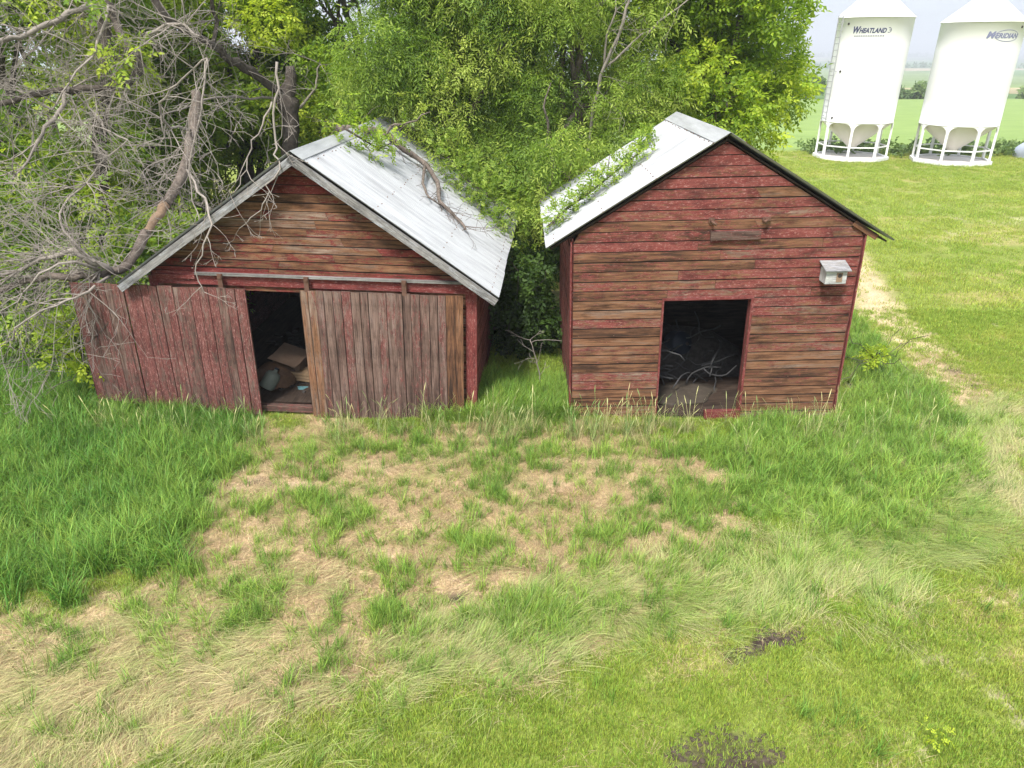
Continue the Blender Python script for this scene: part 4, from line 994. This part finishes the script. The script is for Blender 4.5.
m4_ = limb(mk, PP([(96, 262, 10.7), (72, 240, 11), (60, 214, 11.2), (78, 190, 11.4), (100, 166, 11.5), (128, 140, 11.6)]), .024, .008, 6)
m5_ = limb(mk, PP([(190, 130, 13.1), (170, 128, 12.3), (160, 112, 11.8), (172, 90, 11.4), (188, 76, 11.2), (208, 58, 11)]), .022, .013, 6)
m6_ = limb(mk, PP([(208, 58, 11), (202, 90, 10.9), (200, 120, 10.8), (190, 160, 10.8), (192, 200, 10.7), (206, 240, 10.4)]), .015, .007, 6)
m7_ = limb(mk, PP([(277, 62, 10.6), (276, 100, 10.5), (275, 140, 10.4), (279, 160, 10.2), (270, 186, 10.05), (262, 205, 10.0), (248, 222, 9.95)]), .017, .006, 6)
m8_ = limb(mk, PP([(272, 102, 10.6), (262, 125, 10.5), (252, 150, 10.4), (242, 178, 10.3), (230, 194, 10.2)]), .013, .005, 6)
m9_ = limb(mk, PP([(187, 170, 12), (200, 190, 11), (212, 215, 10.2), (204, 246, 10.0), (196, 272, 9.95), (204, 292, 9.9)]), .02, .006, 5)
ma_ = limb(mk, PP([(110, 276, 10.9), (90, 292, 10.4), (64, 300, 10.1), (30, 318, 9.9), (0, 345, 9.8)]), .024, .008, 5)
mb_ = limb(mk, PP([(100, 270, 10.8), (60, 262, 10.2), (30, 285, 10), (16, 310, 9.9)]), .024, .008, 5)
for L_, cnt, a, bnd in ((m1_, 40, (-.3, 1), (-1, .5)), (m2_, 56, (-.3, 1.2), (-.7, .9)), (m3_, 48, (0, 1.2), (-.6, .9)), (m4_, 36, (-.5, 1), (-.6, .8)), (m5_, 12, (-.6, .8), (-1, .4)), (m6_, 14, (-.8, .8), (-1, .2)),
                        (m7_, 9, (-.8, .8), (-1.2, -.2)), (m8_, 6, (-.6, .6), (-1.2, -.2)), (m9_, 9, (-.9, .9), (-1.2, -.1)), (ma_, 14, (-.3, 1), (-1, .2)), (mb_, 12, (-.3, 1), (-1, .3))):
    small = L_ in (m6_, m7_, m8_, m9_)
    for _ in range(cnt):
        q = random.choice(L_); twig(mk, q, LEFT * random.uniform(*a) + UP * random.uniform(*bnd) + NEAR * random.uniform(-.3, .6), random.uniform(.3, .7) if small else random.uniform(.6, 1.7), random.uniform(.006, .012) if small else random.uniform(.008, .018), 2, .12)
local(o, (mt, mk, mr_)); mt.build("trunk", M['deadbark'], o); mr_.build("broken_heartwood", M['rotwood'], o); mk.build("branches", M['deadwood'], o)

# the dead bough across the bright roof slope
path = [P(338, 134, 13.6) + Vector((0, 0, .1)), P(356, 130, 13.6)] + [roofL(x, y, l) for x, y, l in ((376, 139, .16), (402, 155, .12), (422, 169, .12), (434, 186, .10), (438, 204, .07), (455, 219, .05), (464, 231, .04))]
o = thing("fallen_branch", "crooked dead branch lying across the pale roof slope", "branch", path[3])
mk = MB(); f1 = limb(mk, path, .075, .022, 8, .01)
f2 = limb(mk, [roofL(422, 169, .1), roofL(421, 185, .06), roofL(428, 200, .05), roofL(440, 207, .04)], .03, .012, 6, .01)
f3 = limb(mk, [P(376, 139, 13.2), P(392, 128, 13.3), P(410, 122, 13.4), P(430, 112, 13.4)], .03, .01, 6)
for L_, cnt in ((f1, 64), (f2, 8), (f3, 8)):
    for _ in range(cnt):
        q = random.choice(L_); twig(mk, q, Vector((random.uniform(-1, 1), random.uniform(-1, .4), random.uniform(-.55, .35))), random.uniform(.25, .8), random.uniform(.006, .012), 1, .05)
local(o, (mk,)); mk.build("branch", M['deadbark'], o)
# bare twigs standing in the gap between the sheds
o = thing("dead_sapling", "bare forked dead sapling in the gap between the sheds", "sapling", P(534, 398, 11.2)); mk = MB()
g1 = limb(mk, PP([(536, 396, 11.2), (540, 376, 11.2), (536, 358, 11.2), (530, 340, 11.2)]), .013, .006, 6, .008)
limb(mk, PP([(531, 343, 11.2), (540, 340, 11.1), (562, 341, 11.0)]), .007, .004, 5, .005)
for _ in range(9): twig(mk, random.choice(g1), Vector((random.uniform(-1, 1), random.uniform(-.5, .5), random.uniform(0, 1))), random.uniform(.2, .5), .007, 1, 0)
local(o, (mk,)); mk.build("stem", M['deadwood'], o)
# pale bare stem in the willow crown
o = thing("dead_tree", "pale forked dead stem poking up through the willow leaves above the roof", "tree", (P(600, 90, 15.6).x, 15.6, 0)); mk = MB()
h1 = limb(mk, [Vector((P(600, 90, 15.6).x, 15.6, 0)), P(590, 150, 15.6), P(598, 90, 15.3), P(608, 58, 15.1), P(622, 24, 15), P(636, -20, 15)], .036, .028, 8)
h2 = limb(mk, PP([(604, 68, 15.2), (640, 36, 15), (668, 16, 14.9), (700, -8, 14.8)]), .028, .012, 6)
h3 = limb(mk, PP([(604, 66, 15.2), (608, 34, 15.1), (618, 0, 15), (626, -30, 15)]), .025, .012, 6)
for L_, cnt in ((h1, 14), (h2, 10), (h3, 8)):
    for _ in range(cnt): twig(mk, random.choice(L_[3:]), Vector((random.uniform(-1, 1), random.uniform(-1, .3), random.uniform(-.6, 1))), random.uniform(.4, 1.1), .009, 1, .1)
local(o, (mk,)); mk.build("stem", M['deadwood'], o)

# ------------------------------------------------------------------ far bushes and woods
def far_bush(label, x, y, w, h, seed, grp="bushes along the far field edge"):
    z = gz1(x, y); o = thing("field_bush", label, "bush", (x, y, z), (0, 0, 0), grp); rr = np.random.default_rng(seed)
    lp = [(np.array([rr.uniform(-w, w), rr.uniform(-1, 1), rr.uniform(.3, h)]), rr.uniform(.5, .9)) for _ in range(int(5 + w * 5))]
    leafy("foliage", lp, o, M['leaf_far'], BIG, 40, 'out', seed, (.2, .8), .9, (.8, 1.3)); return o
far_bush("wide bush between the two silos at the field edge", 65.5, 125, 3.4, 1.8, 401)
far_bush("low bush right of the MERIDIAN silo at the field edge", 86.0, 126, 3.0, 1.4, 402)
far_bush("dark bush left of the WHEATLAND silo at the field edge", 46.5, 124, 4.5, 3.0, 403)
def woods(name, label, xs_, y, h, n, seed):
    rr = np.random.default_rng(seed); lp = []
    for _ in range(n):
        x = rr.uniform(*xs_); yy = y + rr.uniform(-.02, .02) * y; lp.append((np.array([x, yy, gz1(x, yy) + rr.uniform(.2, 1) * h * (.5 + fbm(np.array([x / 60.]), np.array([seed * 1.0]), 2)[0])]), h * rr.uniform(.35, .6)))
    rr2 = np.random.default_rng(seed); cs, ns = [], []
    for c, r in lp:
        m = 26; v = rr2.normal(size=(m, 3)); v /= np.linalg.norm(v, axis=1, keepdims=True); cs.append(c + v * r); ns.append(v)
    cs, ns = np.concatenate(cs), np.concatenate(ns)
    ob = leaf_mesh(name, cs, ns, np.full(len(cs), h * .9), rr2.uniform(.1, .7, len(cs)), BIG, None, M['leaf_far'], 'out', seed)
    tag(ob, label, "woods", kind="stuff")
0 and woods("far_woods", "dark hedge line across the middle distance fields", (100, 560), 420, 2.6, 160, 501)
woods("far_woods", "pale blue wood along the valley floor", (250, 1300), 950, 4.5, 260, 502)
woods("far_woods", "hazy blue wooded ridge below the horizon", (500, 4000), 2600, 9, 420, 503)
woods("far_woods", "faint wooded skyline at the horizon", (800, 6000), 4200, 9, 300, 504)

# ------------------------------------------------------------------ grass
def tuft_proto(name, coll, nb, rad, h, w, lean, seed, seg=3, flat=0.0, seed_heads=0, one_way=False):
    rr = np.random.default_rng(seed); V_, F_, B_ = [], [], []
    for i in range(nb):
        a = rr.uniform(0, 2 * math.pi); r_ = rad * math.sqrt(rr.random()); bx, by = r_ * math.cos(a), r_ * math.sin(a)
        la = rr.uniform(0, 2 * math.pi) if rr.random() < .6 else a; hh = h * rr.uniform(.45, 1.15); le = lean * rr.uniform(.3, 1.4)
        if one_way: la = rr.normal(0, .55)
        ld = np.array([math.cos(la), math.sin(la), 0]); wd = np.array([-math.sin(la + rr.uniform(-.6, .6)), math.cos(la), 0]); wd /= np.linalg.norm(wd)
        b_ = len(V_); p = np.array([bx, by, -.01]); ang = rr.uniform(.0, .35) + flat * rr.uniform(.8, 1.4)
        for s in range(seg + 1):
            ww = w * rr.uniform(.9, 1.1) * (1 - (s / seg) ** 1.6) * .5
            if s < seg: V_ += [p - wd * ww, p + wd * ww]
            else: V_.append(p)
            p = p + (ld * math.sin(ang) + np.array([0, 0, math.cos(ang)])) * hh / seg; ang += le / seg
            if p[2] < .008: p[2] = .008 + rr.random() * .02
        br = rr.random()
        for s in range(seg - 1): F_.append((b_ + 2 * s, b_ + 2 * s + 1, b_ + 2 * s + 3, b_ + 2 * s + 2)); B_.append(br)
        F_.append((b_ + 2 * seg - 2, b_ + 2 * seg - 1, b_ + 2 * seg)); B_.append(br)
    for i in range(seed_heads):
        a = rr.uniform(0, 6.28); hh = h * rr.uniform(1.0, 1.5); d = np.array([math.cos(a) * .35, math.sin(a) * .35, 1]); d /= np.linalg.norm(d); s_ = np.array([-math.sin(a), math.cos(a), 0])
        p0 = np.array([rr.normal(0, rad * .4), rr.normal(0, rad * .4), 0]); p1 = p0 + d * hh; p2 = p1 + d * .10 + np.array([math.cos(a), math.sin(a), -.3]) * .03
        for A, B, wa, wb in ((p0, p1, .0022, .0018), (p1, (p1 + p2) / 2, .003, .005), ((p1 + p2) / 2, p2, .005, .0015)):
            b_ = len(V_); V_ += [A - s_ * wa, A + s_ * wa, B + s_ * wb, B - s_ * wb]; F_.append((b_, b_ + 1, b_ + 2, b_ + 3)); B_.append(.95)
    me = bpy.data.meshes.new(name); me.from_pydata([tuple(v) for v in V_], [], F_); me.materials.append(M['blade'])
    at = me.attributes.new("br", 'FLOAT', 'FACE'); at.data.foreach_set("value", B_)
    ob = bpy.data.objects.new(name, me); coll.objects.link(ob); return ob
def protos(nm, n, **kw):
    c = bpy.data.collections.new(nm)
    for i in range(n): tuft_proto("%s_%02d" % (nm, i), c, seed=hash((nm, i)) % 9999 if False else i * 13 + len(nm) * 7, **kw)
    return c, n
PR = {'lawn': protos("lawn_tuft", 5, nb=34, rad=.085, h=.062, w=.0052, lean=1.0),
      'lawnfar': protos("lawn_tuft_wide", 4, nb=70, rad=.26, h=.085, w=.012, lean=1.0, seg=2),
      'tall': protos("tall_tuft", 6, nb=30, rad=.085, h=.40, w=.0085, lean=1.5, seg=4),
      'med': protos("medium_tuft", 5, nb=34, rad=.07, h=.22, w=.006, lean=1.4),
      'lying': protos("lying_tuft", 5, nb=26, rad=.10, h=.40, w=.0048, lean=.9, flat=1.0, seg=4, one_way=True),
      'straw': protos("straw_mat", 5, nb=30, rad=.14, h=.17, w=.0045, lean=.25, flat=1.25, seg=2),
      'seed': protos("seed_tuft", 5, nb=20, rad=.07, h=.34, w=.006, lean=1.2, seg=4, seed_heads=3)}
def scatter(name, label, cat, key, pts, az, tilt, scl, tint, seed):
    rr = np.random.default_rng(seed); N = len(pts); coll, np_ = PR[key]
    me = bpy.data.meshes.new(name); me.vertices.add(N); me.vertices.foreach_set("co", pts.astype(np.float32).ravel())
    rot = np.stack([rr.normal(0, tilt, N), rr.normal(0, tilt, N), az], 1).astype(np.float32)
    at = me.attributes.new("rot", 'FLOAT_VECTOR', 'POINT'); at.data.foreach_set("vector", rot.ravel())
    at = me.attributes.new("scl", 'FLOAT_VECTOR', 'POINT'); at.data.foreach_set("vector", scl.astype(np.float32).ravel())
    at = me.attributes.new("idx", 'INT', 'POINT'); at.data.foreach_set("value", rr.integers(0, np_, N).astype(np.int32))
    at = me.attributes.new("tint", 'FLOAT_COLOR', 'POINT'); at.data.foreach_set("color", np.concatenate([tint, np.ones((N, 1))], 1).astype(np.float32).ravel())
    ob = bpy.data.objects.new(name, me); COL.objects.link(ob)
    ng = bpy.data.node_groups.new(name + "_nodes", 'GeometryNodeTree')
    ng.interface.new_socket("Geometry", in_out='INPUT', socket_type='NodeSocketGeometry'); ng.interface.new_socket("Geometry", in_out='OUTPUT', socket_type='NodeSocketGeometry')
    gi, go = ng.nodes.new("NodeGroupInput"), ng.nodes.new("NodeGroupOutput"); ci = ng.nodes.new("GeometryNodeCollectionInfo")
    ci.inputs["Collection"].default_value = coll; ci.inputs["Separate Children"].default_value = True; ci.inputs["Reset Children"].default_value = True
    ip = ng.nodes.new("GeometryNodeInstanceOnPoints"); ip.inputs["Pick Instance"].default_value = True
    def na(nm, ty): q = ng.nodes.new("GeometryNodeInputNamedAttribute"); q.data_type = ty; q.inputs["Name"].default_value = nm; return q.outputs["Attribute"]
    L = ng.links.new
    L(gi.outputs[0], ip.inputs["Points"]); L(ci.outputs[0], ip.inputs["Instance"]); L(na("idx", 'INT'), ip.inputs["Instance Index"])
    L(na("rot", 'FLOAT_VECTOR'), ip.inputs["Rotation"]); L(na("scl", 'FLOAT_VECTOR'), ip.inputs["Scale"]); L(ip.outputs[0], go.inputs[0])
    md = ob.modifiers.new("scatter", 'NODES'); md.node_group = ng
    return tag(ob, label, cat, kind="stuff")
def cand(n, x0, x1, y0, y1, seed):
    rr = np.random.default_rng(seed); x, y = rr.uniform(x0, x1, n), rr.uniform(y0, y1, n)
    px, py = project(x, y); ok = (px > -380) & (px < 1420) & (py < 1150)
    c, s = math.cos(R(-3.4)), math.sin(R(-3.4)); lx, ly = (x + 3.09) * c + (y - 10.5) * s, -(x + 3.09) * s + (y - 10.5) * c
    inL = (np.abs(lx) < HW + .03) & (ly > -.04) & (ly < DEP) | ((lx > -3.75) & (lx < -1.0) & (ly > -.17) & (ly < -.08)) | ((lx > -.1) & (lx < 2.3) & (ly > -.17) & (ly < 0)) 
    inR = (np.abs(x - 3.06) < HW2 + .03) & (y > 10.27) & (y < 10.3 + DEP2)
    ok &= ~inL & ~inR; x, y = x[ok], y[ok]
    return x, y, masks(x, y), np.random.default_rng(seed + 1)
def emit(name, label, cat, key, x, y, keep, size, tint, seed, tilt=.12, az=None, flatten=1.0):
    rr = np.random.default_rng(seed); keep = keep & True
    x, y = x[keep], y[keep]; N = len(x); pts = np.stack([x, y, ground_z(x, y)], 1); s = size[keep] if hasattr(size, '__len__') else rr.uniform(.75, 1.3, N) * size
    scl = np.stack([s, s, s * rr.uniform(.75, 1.2, N) * flatten], 1); A = rr.uniform(0, 6.283, N) if az is None else az[keep]
    print(name, N)
    return scatter(name, label, cat, key, pts, A, tilt, scl, np.clip(tint[keep], .01, .9), seed)
def col(N, a, b, t, rr, j=.08):
    t = np.clip(t + rr.normal(0, j, N), 0, 1)[:, None]; return np.array(a) * (1 - t) + np.array(b) * t
LUSH, LUSH2 = (.10, .215, .03), (.30, .43, .075)
LAWN, LAWN2, STRAW, STRAW2 = (.20, .325, .036), (.38, .435, .08), (.42, .32, .16), (.60, .49, .29)

# mown lawn
x, y, k, rr = cand(125000, -11, 17, 2.3, 15.5, 900); N = len(x)
open_ = ~(k['tallL'] | k['tallR'])
dens = np.where(k['dry'], .06, 1.0) * (1 - .75 * k['path']) * (1 - .97 * k['soil']) * (1 - .6 * k['greyb']) * (1 - .45 * k['arc']) * (1 - .3 * k['straw']) * (1 - .8 * k['bare'])
dens = np.maximum(dens, k['tuft'] * .25)
keep = open_ & (rr.random(N) < dens)
tn = fbm(x * .8, y * .8, 61) * .9 + k['straw'] * .25 - .1
emit("lawn_grass", "short mown yellow green lawn grass in the yard", "grass", 'lawn', x, y, keep, 1.0, col(N, LAWN, LAWN2, tn, rr, .14), 910)
# lawn going back to the silos
x, y, k, rr = cand(21000, 4.5, 46, 12.5, 44, 920); N = len(x)
keep = ~(k['tallR']) & (rr.random(N) < 1 - .7 * k['path'])
tn = fbm(x * .22, y * .3, 62) * 1.0 + .1
emit("far_lawn_grass", "mown lawn grass stretching back to the silos", "grass", 'lawnfar', x, y, keep, 1.0, col(N, LAWN, LAWN2, tn, rr, .12), 930)
# long lush grass
x, y, k, rr = cand(34000, -14, 9, 4.0, 16.5, 940); N = len(x)
keep = (k['tallL'] | k['tallR']) & (rr.random(N) < .8); tn = np.where(k['tallR'], .55, .2) + (fbm(x * 1.3, y * 1.3, 63) - .5) * .9
hgt = .65 + .7 * fbm(x * .9, y * .9, 64); hgt = np.where(k['tallR'], hgt * .8, hgt)
emit("tall_grass", "long lush green grass at the sides of the two sheds", "grass", 'tall', x, y, keep, hgt * rr.uniform(.75, 1.25, N), col(N, LUSH, LUSH2, tn, rr, .18), 950, .16)
# undergrowth grass behind and between
x, y, k, rr = cand(4200, -1.4, 1.0, 10.15, 11.9, 945); N = len(x)
keep = rr.random(N) < .75 * (1 - sstep(11.0, 11.9, y))
emit("shade_grass", "long grass in the shaded gap between the sheds", "grass", 'tall', x, y, keep, rr.uniform(.6, 1.1, N), col(N, LUSH, LUSH2, fbm(x, y, 3), rr, .18), 955, .16)
# medium green clumps in the dry ground
x, y, k, rr = cand(50000, -10, 9.5, 2.5, 11.2, 960); N = len(x)
pr = k['tuft'] * (.12 + .65 * sstep(.40, .62, fbm(x * 3.2, y * 3.2, 71))) + np.where(k['dry'], .07, .0) + sstep(.55, .72, fbm(x * 2.2, y * 2.2, 65)) * np.where(k['dry'], .22, .06) + k['arc'] * .12
pr = pr * (1 - .7 * np.exp(-((k['px'] - 90) / 230) ** 2 - ((k['py'] - 690) / 80) ** 2))
keep = open_ = ~(k['tallL'] | k['tallR']) & (rr.random(N) < pr * (1 - k['soil']) * (1 - k['path']) * (1 - .8 * k['bare']))
emit("clump_grass", "green grass clumps growing through the dry ground", "grass", 'med', x, y, keep, rr.uniform(.6, 1.25, N), col(N, LUSH, LUSH2, .62 + (fbm(x * 1.1, y * 1.1, 66) - .5), rr, .22), 970, .15)
# straw lying on the dry ground
x, y, k, rr = cand(46000, -10, 13, 2.5, 13, 980); N = len(x)
pr = np.where(k['dry'], .85, .03) + k['arc'] * .35 + k['path'] * .35 + k['straw'] * .12
keep = ~(k['tallL']) & (rr.random(N) < np.clip(pr, 0, 1) * (1 - .95 * k['soil']) * (1 - .55 * k['bare']))
emit("straw_litter", "dry straw matted over the bare ground", "straw", 'straw', x, y, keep, rr.uniform(.6, 1.2, N), col(N, (.33, .24, .125), STRAW2, fbm(x * 1.4, y * 1.4, 67), rr, .25), 990, .06)
# long pale grass lying over, bottom left and along the arc
x, y, k, rr = cand(34000, -10, 9, 2.5, 11, 1000); N = len(x)
bl = np.exp(-((k['px'] - 90) / 210) ** 2 - ((k['py'] - 690) / 75) ** 2)
pr = k['arc'] * .75 + bl * .7 + np.where(k['dry'], .06, 0) 
keep = ~(k['tallL']) & (rr.random(N) < np.clip(pr, 0, 1) * (1 - k['soil']))
tt = np.clip(.35 + bl * .5 + (fbm(x * 1.2, y * 1.2, 68) - .5) * 1.3, 0, 1)
emit("lying_grass", "pale long grass lying flattened across the yard", "grass", 'lying', x, y, keep, rr.uniform(.7, 1.2, N), col(N, (.31, .41, .10), (.60, .51, .29), tt, rr, .2), 1010, .10, az=np.where(k['arc'] > .2, .35, -2.3) + (fbm(x * .7, y * .7, 72) - .5) * 4.5)
# seeding stalks along the shed walls and the arc
x, y, k, rr = cand(60000, -8, 8, 8.6, 12.6, 1020); N = len(x)
px, py = project(x, y); wall = np.exp(-((y - 9.75) / .30) ** 2) * (((px > 470) & (px < 650)) * .09 + ((px > 650) & (px < 850)) * .03 + ((px > 320) & (px < 470)) * .03 + ((px > 60) & (px < 262)) * .04)
right = k['tallR'] * .006
keep = (rr.random(N) < wall + right)
emit("seed_grass", "seeding grass stalks along the foot of the sheds", "grass", 'seed', x, y, keep, rr.uniform(.6, 1.2, N), col(N, (.14, .24, .06), (.50, .41, .22), rr.random(N) * .9, rr, .2), 1030, .12)
# clods on the bare soil
rr = np.random.default_rng(55); mb = MB()
for cx, cy, rx, ry, n_ in ((726, 752, 60, 30, 170), (782, 632, 26, 11, 60), (745, 650, 24, 8, 40)):
    for _ in range(n_):
        a, q = rr.uniform(0, 6.28), math.sqrt(rr.random()); px_, py_ = cx + rx * q * math.cos(a), cy + ry * q * math.sin(a)
        ray = P(px_, py_, 1.0) - Vector((0, 0, CAMH)); g_ = Vector((0, 0, CAMH)) + ray * (-(CAMH + .05) / ray.z); r_ = rr.uniform(.008, .03)
        lump(mb, (g_.x, g_.y, gz1(g_.x, g_.y) - .004), r_ * 1.3, r_, r_ * .8, int(rr.integers(1e6)), 6, 3, .4)
M['soil'] = simple("dark crumbled soil", (.06, .045, .033), .95, 0, .5, 20, .5)
tag(mb.build("soil_clods", M['soil']), "dark crumbled soil clods on the bare patches of the lawn", "soil", kind="stuff")
# weeds round the silos
rr = np.random.default_rng(77); cs = []
for _ in range(600):
    x_ = rr.uniform(17, 32); y_ = (43.6 if x_ < 21.5 else 42.6) + rr.normal(0, .7); cs.append((x_, y_, gz1(x_, y_) + rr.uniform(.02, .42)))
for _ in range(0):
    x_ = rr.uniform(16, 30); y_ = 38.9 - (x_ - 18.7) * .3 + rr.normal(0, .25) + (1 if x_ > 26 else 0) - .3; cs.append((x_, y_, gz1(x_, y_) - .25 + rr.uniform(.0, .12)))
cs = np.array(cs); ob = leaf_mesh("weeds", cs, np.tile([0, 0, 1.0], (len(cs), 1)), rr.uniform(.5, 1.0, len(cs)), rr.uniform(.2, .8, len(cs)), BIG, None, M['leaf_far'], 'out', 78)
tag(ob, "dark green weeds around the feet of the silos", "weeds", kind="stuff")

# ------------------------------------------------------------------ haze
t = NT("haze air"); t.t.nodes.remove(t.out); out = t.n("ShaderNodeOutputMaterial")
pv = t.n("ShaderNodeVolumePrincipled"); pv.inputs["Color"].default_value = (.86, .90, .96, 1); pv.inputs["Density"].default_value = HAZE = .0009; pv.inputs["Anisotropy"].default_value = 0.2
t.l(pv.outputs[0], out.inputs["Volume"])
mb = MB(); mb.box(-6800, 6800, -500, 5600, -22, 60); hz = mb.build("haze", t.m, None, True); tag(hz, "thin pale haze over the far fields", "haze", kind="stuff")

# ------------------------------------------------------------------ light and sky
w = bpy.data.worlds.new("World"); scene.world = w; w.use_nodes = True; nt = w.node_tree; nt.nodes.clear()
out = nt.nodes.new("ShaderNodeOutputWorld"); bg = nt.nodes.new("ShaderNodeBackground"); sky = nt.nodes.new("ShaderNodeTexSky")
EL, AZ = R(56), R(205)      # sun high, behind and left of the camera
sky.sky_type = 'NISHITA'; sky.sun_disc = False; sky.sun_elevation = EL; sky.sun_rotation = AZ; sky.air_density = 1.0; sky.dust_density = 2.5
tc = nt.nodes.new("ShaderNodeTexCoord"); mp = nt.nodes.new("ShaderNodeMapping"); mp.inputs["Scale"].default_value = (1.6, 1.6, 5)
nz = nt.nodes.new("ShaderNodeTexNoise"); nz.inputs["Scale"].default_value = 2.2; nz.inputs["Detail"].default_value = 7; nz.inputs["Roughness"].default_value = .55
cr = nt.nodes.new("ShaderNodeValToRGB"); cr.color_ramp.elements[0].position = .36; cr.color_ramp.elements[0].color = (.62, .66, .72, 1); cr.color_ramp.elements[1].position = .62; cr.color_ramp.elements[1].color = (1, 1, 1, 1)
mx = nt.nodes.new("ShaderNodeMix"); mx.data_type = 'RGBA'; mx.inputs[7].default_value = (8.2, 8.5, 9.0, 1)
L = nt.links.new
sx_ = nt.nodes.new("ShaderNodeSeparateXYZ"); el = nt.nodes.new("ShaderNodeValToRGB")      # overcast brightens towards the zenith
el.color_ramp.elements[0].position = 0.0; el.color_ramp.elements[0].color = (.34, .365, .40, 1); el.color_ramp.elements[1].position = .55; el.color_ramp.elements[1].color = (1, 1, 1, 1)
em = nt.nodes.new("ShaderNodeMix"); em.data_type = 'RGBA'; em.blend_type = 'MULTIPLY'; em.inputs[0].default_value = 1; em.inputs[7].default_value = (9, 9.2, 9.5, 1)
L(tc.outputs["Generated"], sx_.inputs[0]); L(sx_.outputs[2], el.inputs[0]); L(el.outputs[0], em.inputs[6])
cm = nt.nodes.new("ShaderNodeMix"); cm.data_type = 'RGBA'; cm.blend_type = 'MULTIPLY'; cm.inputs[0].default_value = .75
L(tc.outputs["Generated"], mp.inputs[0]); L(mp.outputs[0], nz.inputs["Vector"]); L(nz.outputs["Fac"], cr.inputs[0]); L(em.outputs[2], cm.inputs[6]); L(cr.outputs[0], cm.inputs[7])
mx.inputs[0].default_value = .82; L(sky.outputs[0], mx.inputs[6]); L(cm.outputs[2], mx.inputs[7]); L(mx.outputs[2], bg.inputs[0])
bg.inputs[1].default_value = .092; L(bg.outputs[0], out.inputs[0])
sd = bpy.data.lights.new("sun", 'SUN'); sd.energy = 2.7; sd.angle = R(10); sd.color = (1, .96, .9); so = bpy.data.objects.new("sun", sd); COL.objects.link(so)
sdir = Vector((math.sin(AZ) * math.cos(EL), math.cos(AZ) * math.cos(EL), math.sin(EL)))
so.rotation_euler = sdir.to_track_quat('Z', 'Y').to_euler(); so.location = (-10, -20, 40)
scene.view_settings.view_transform = 'Standard'; scene.view_settings.look = 'None'; scene.view_settings.exposure = 1.38; scene.view_settings.gamma = 1
scene.view_settings.use_curve_mapping = False
scene.cycles.max_bounces = 6; scene.cycles.diffuse_bounces = 4; scene.cycles.transparent_max_bounces = 4; scene.cycles.use_adaptive_sampling = True; scene.cycles.adaptive_threshold = 0.02; scene.cycles.volume_bounces = 0
scene.cycles.use_denoising = True
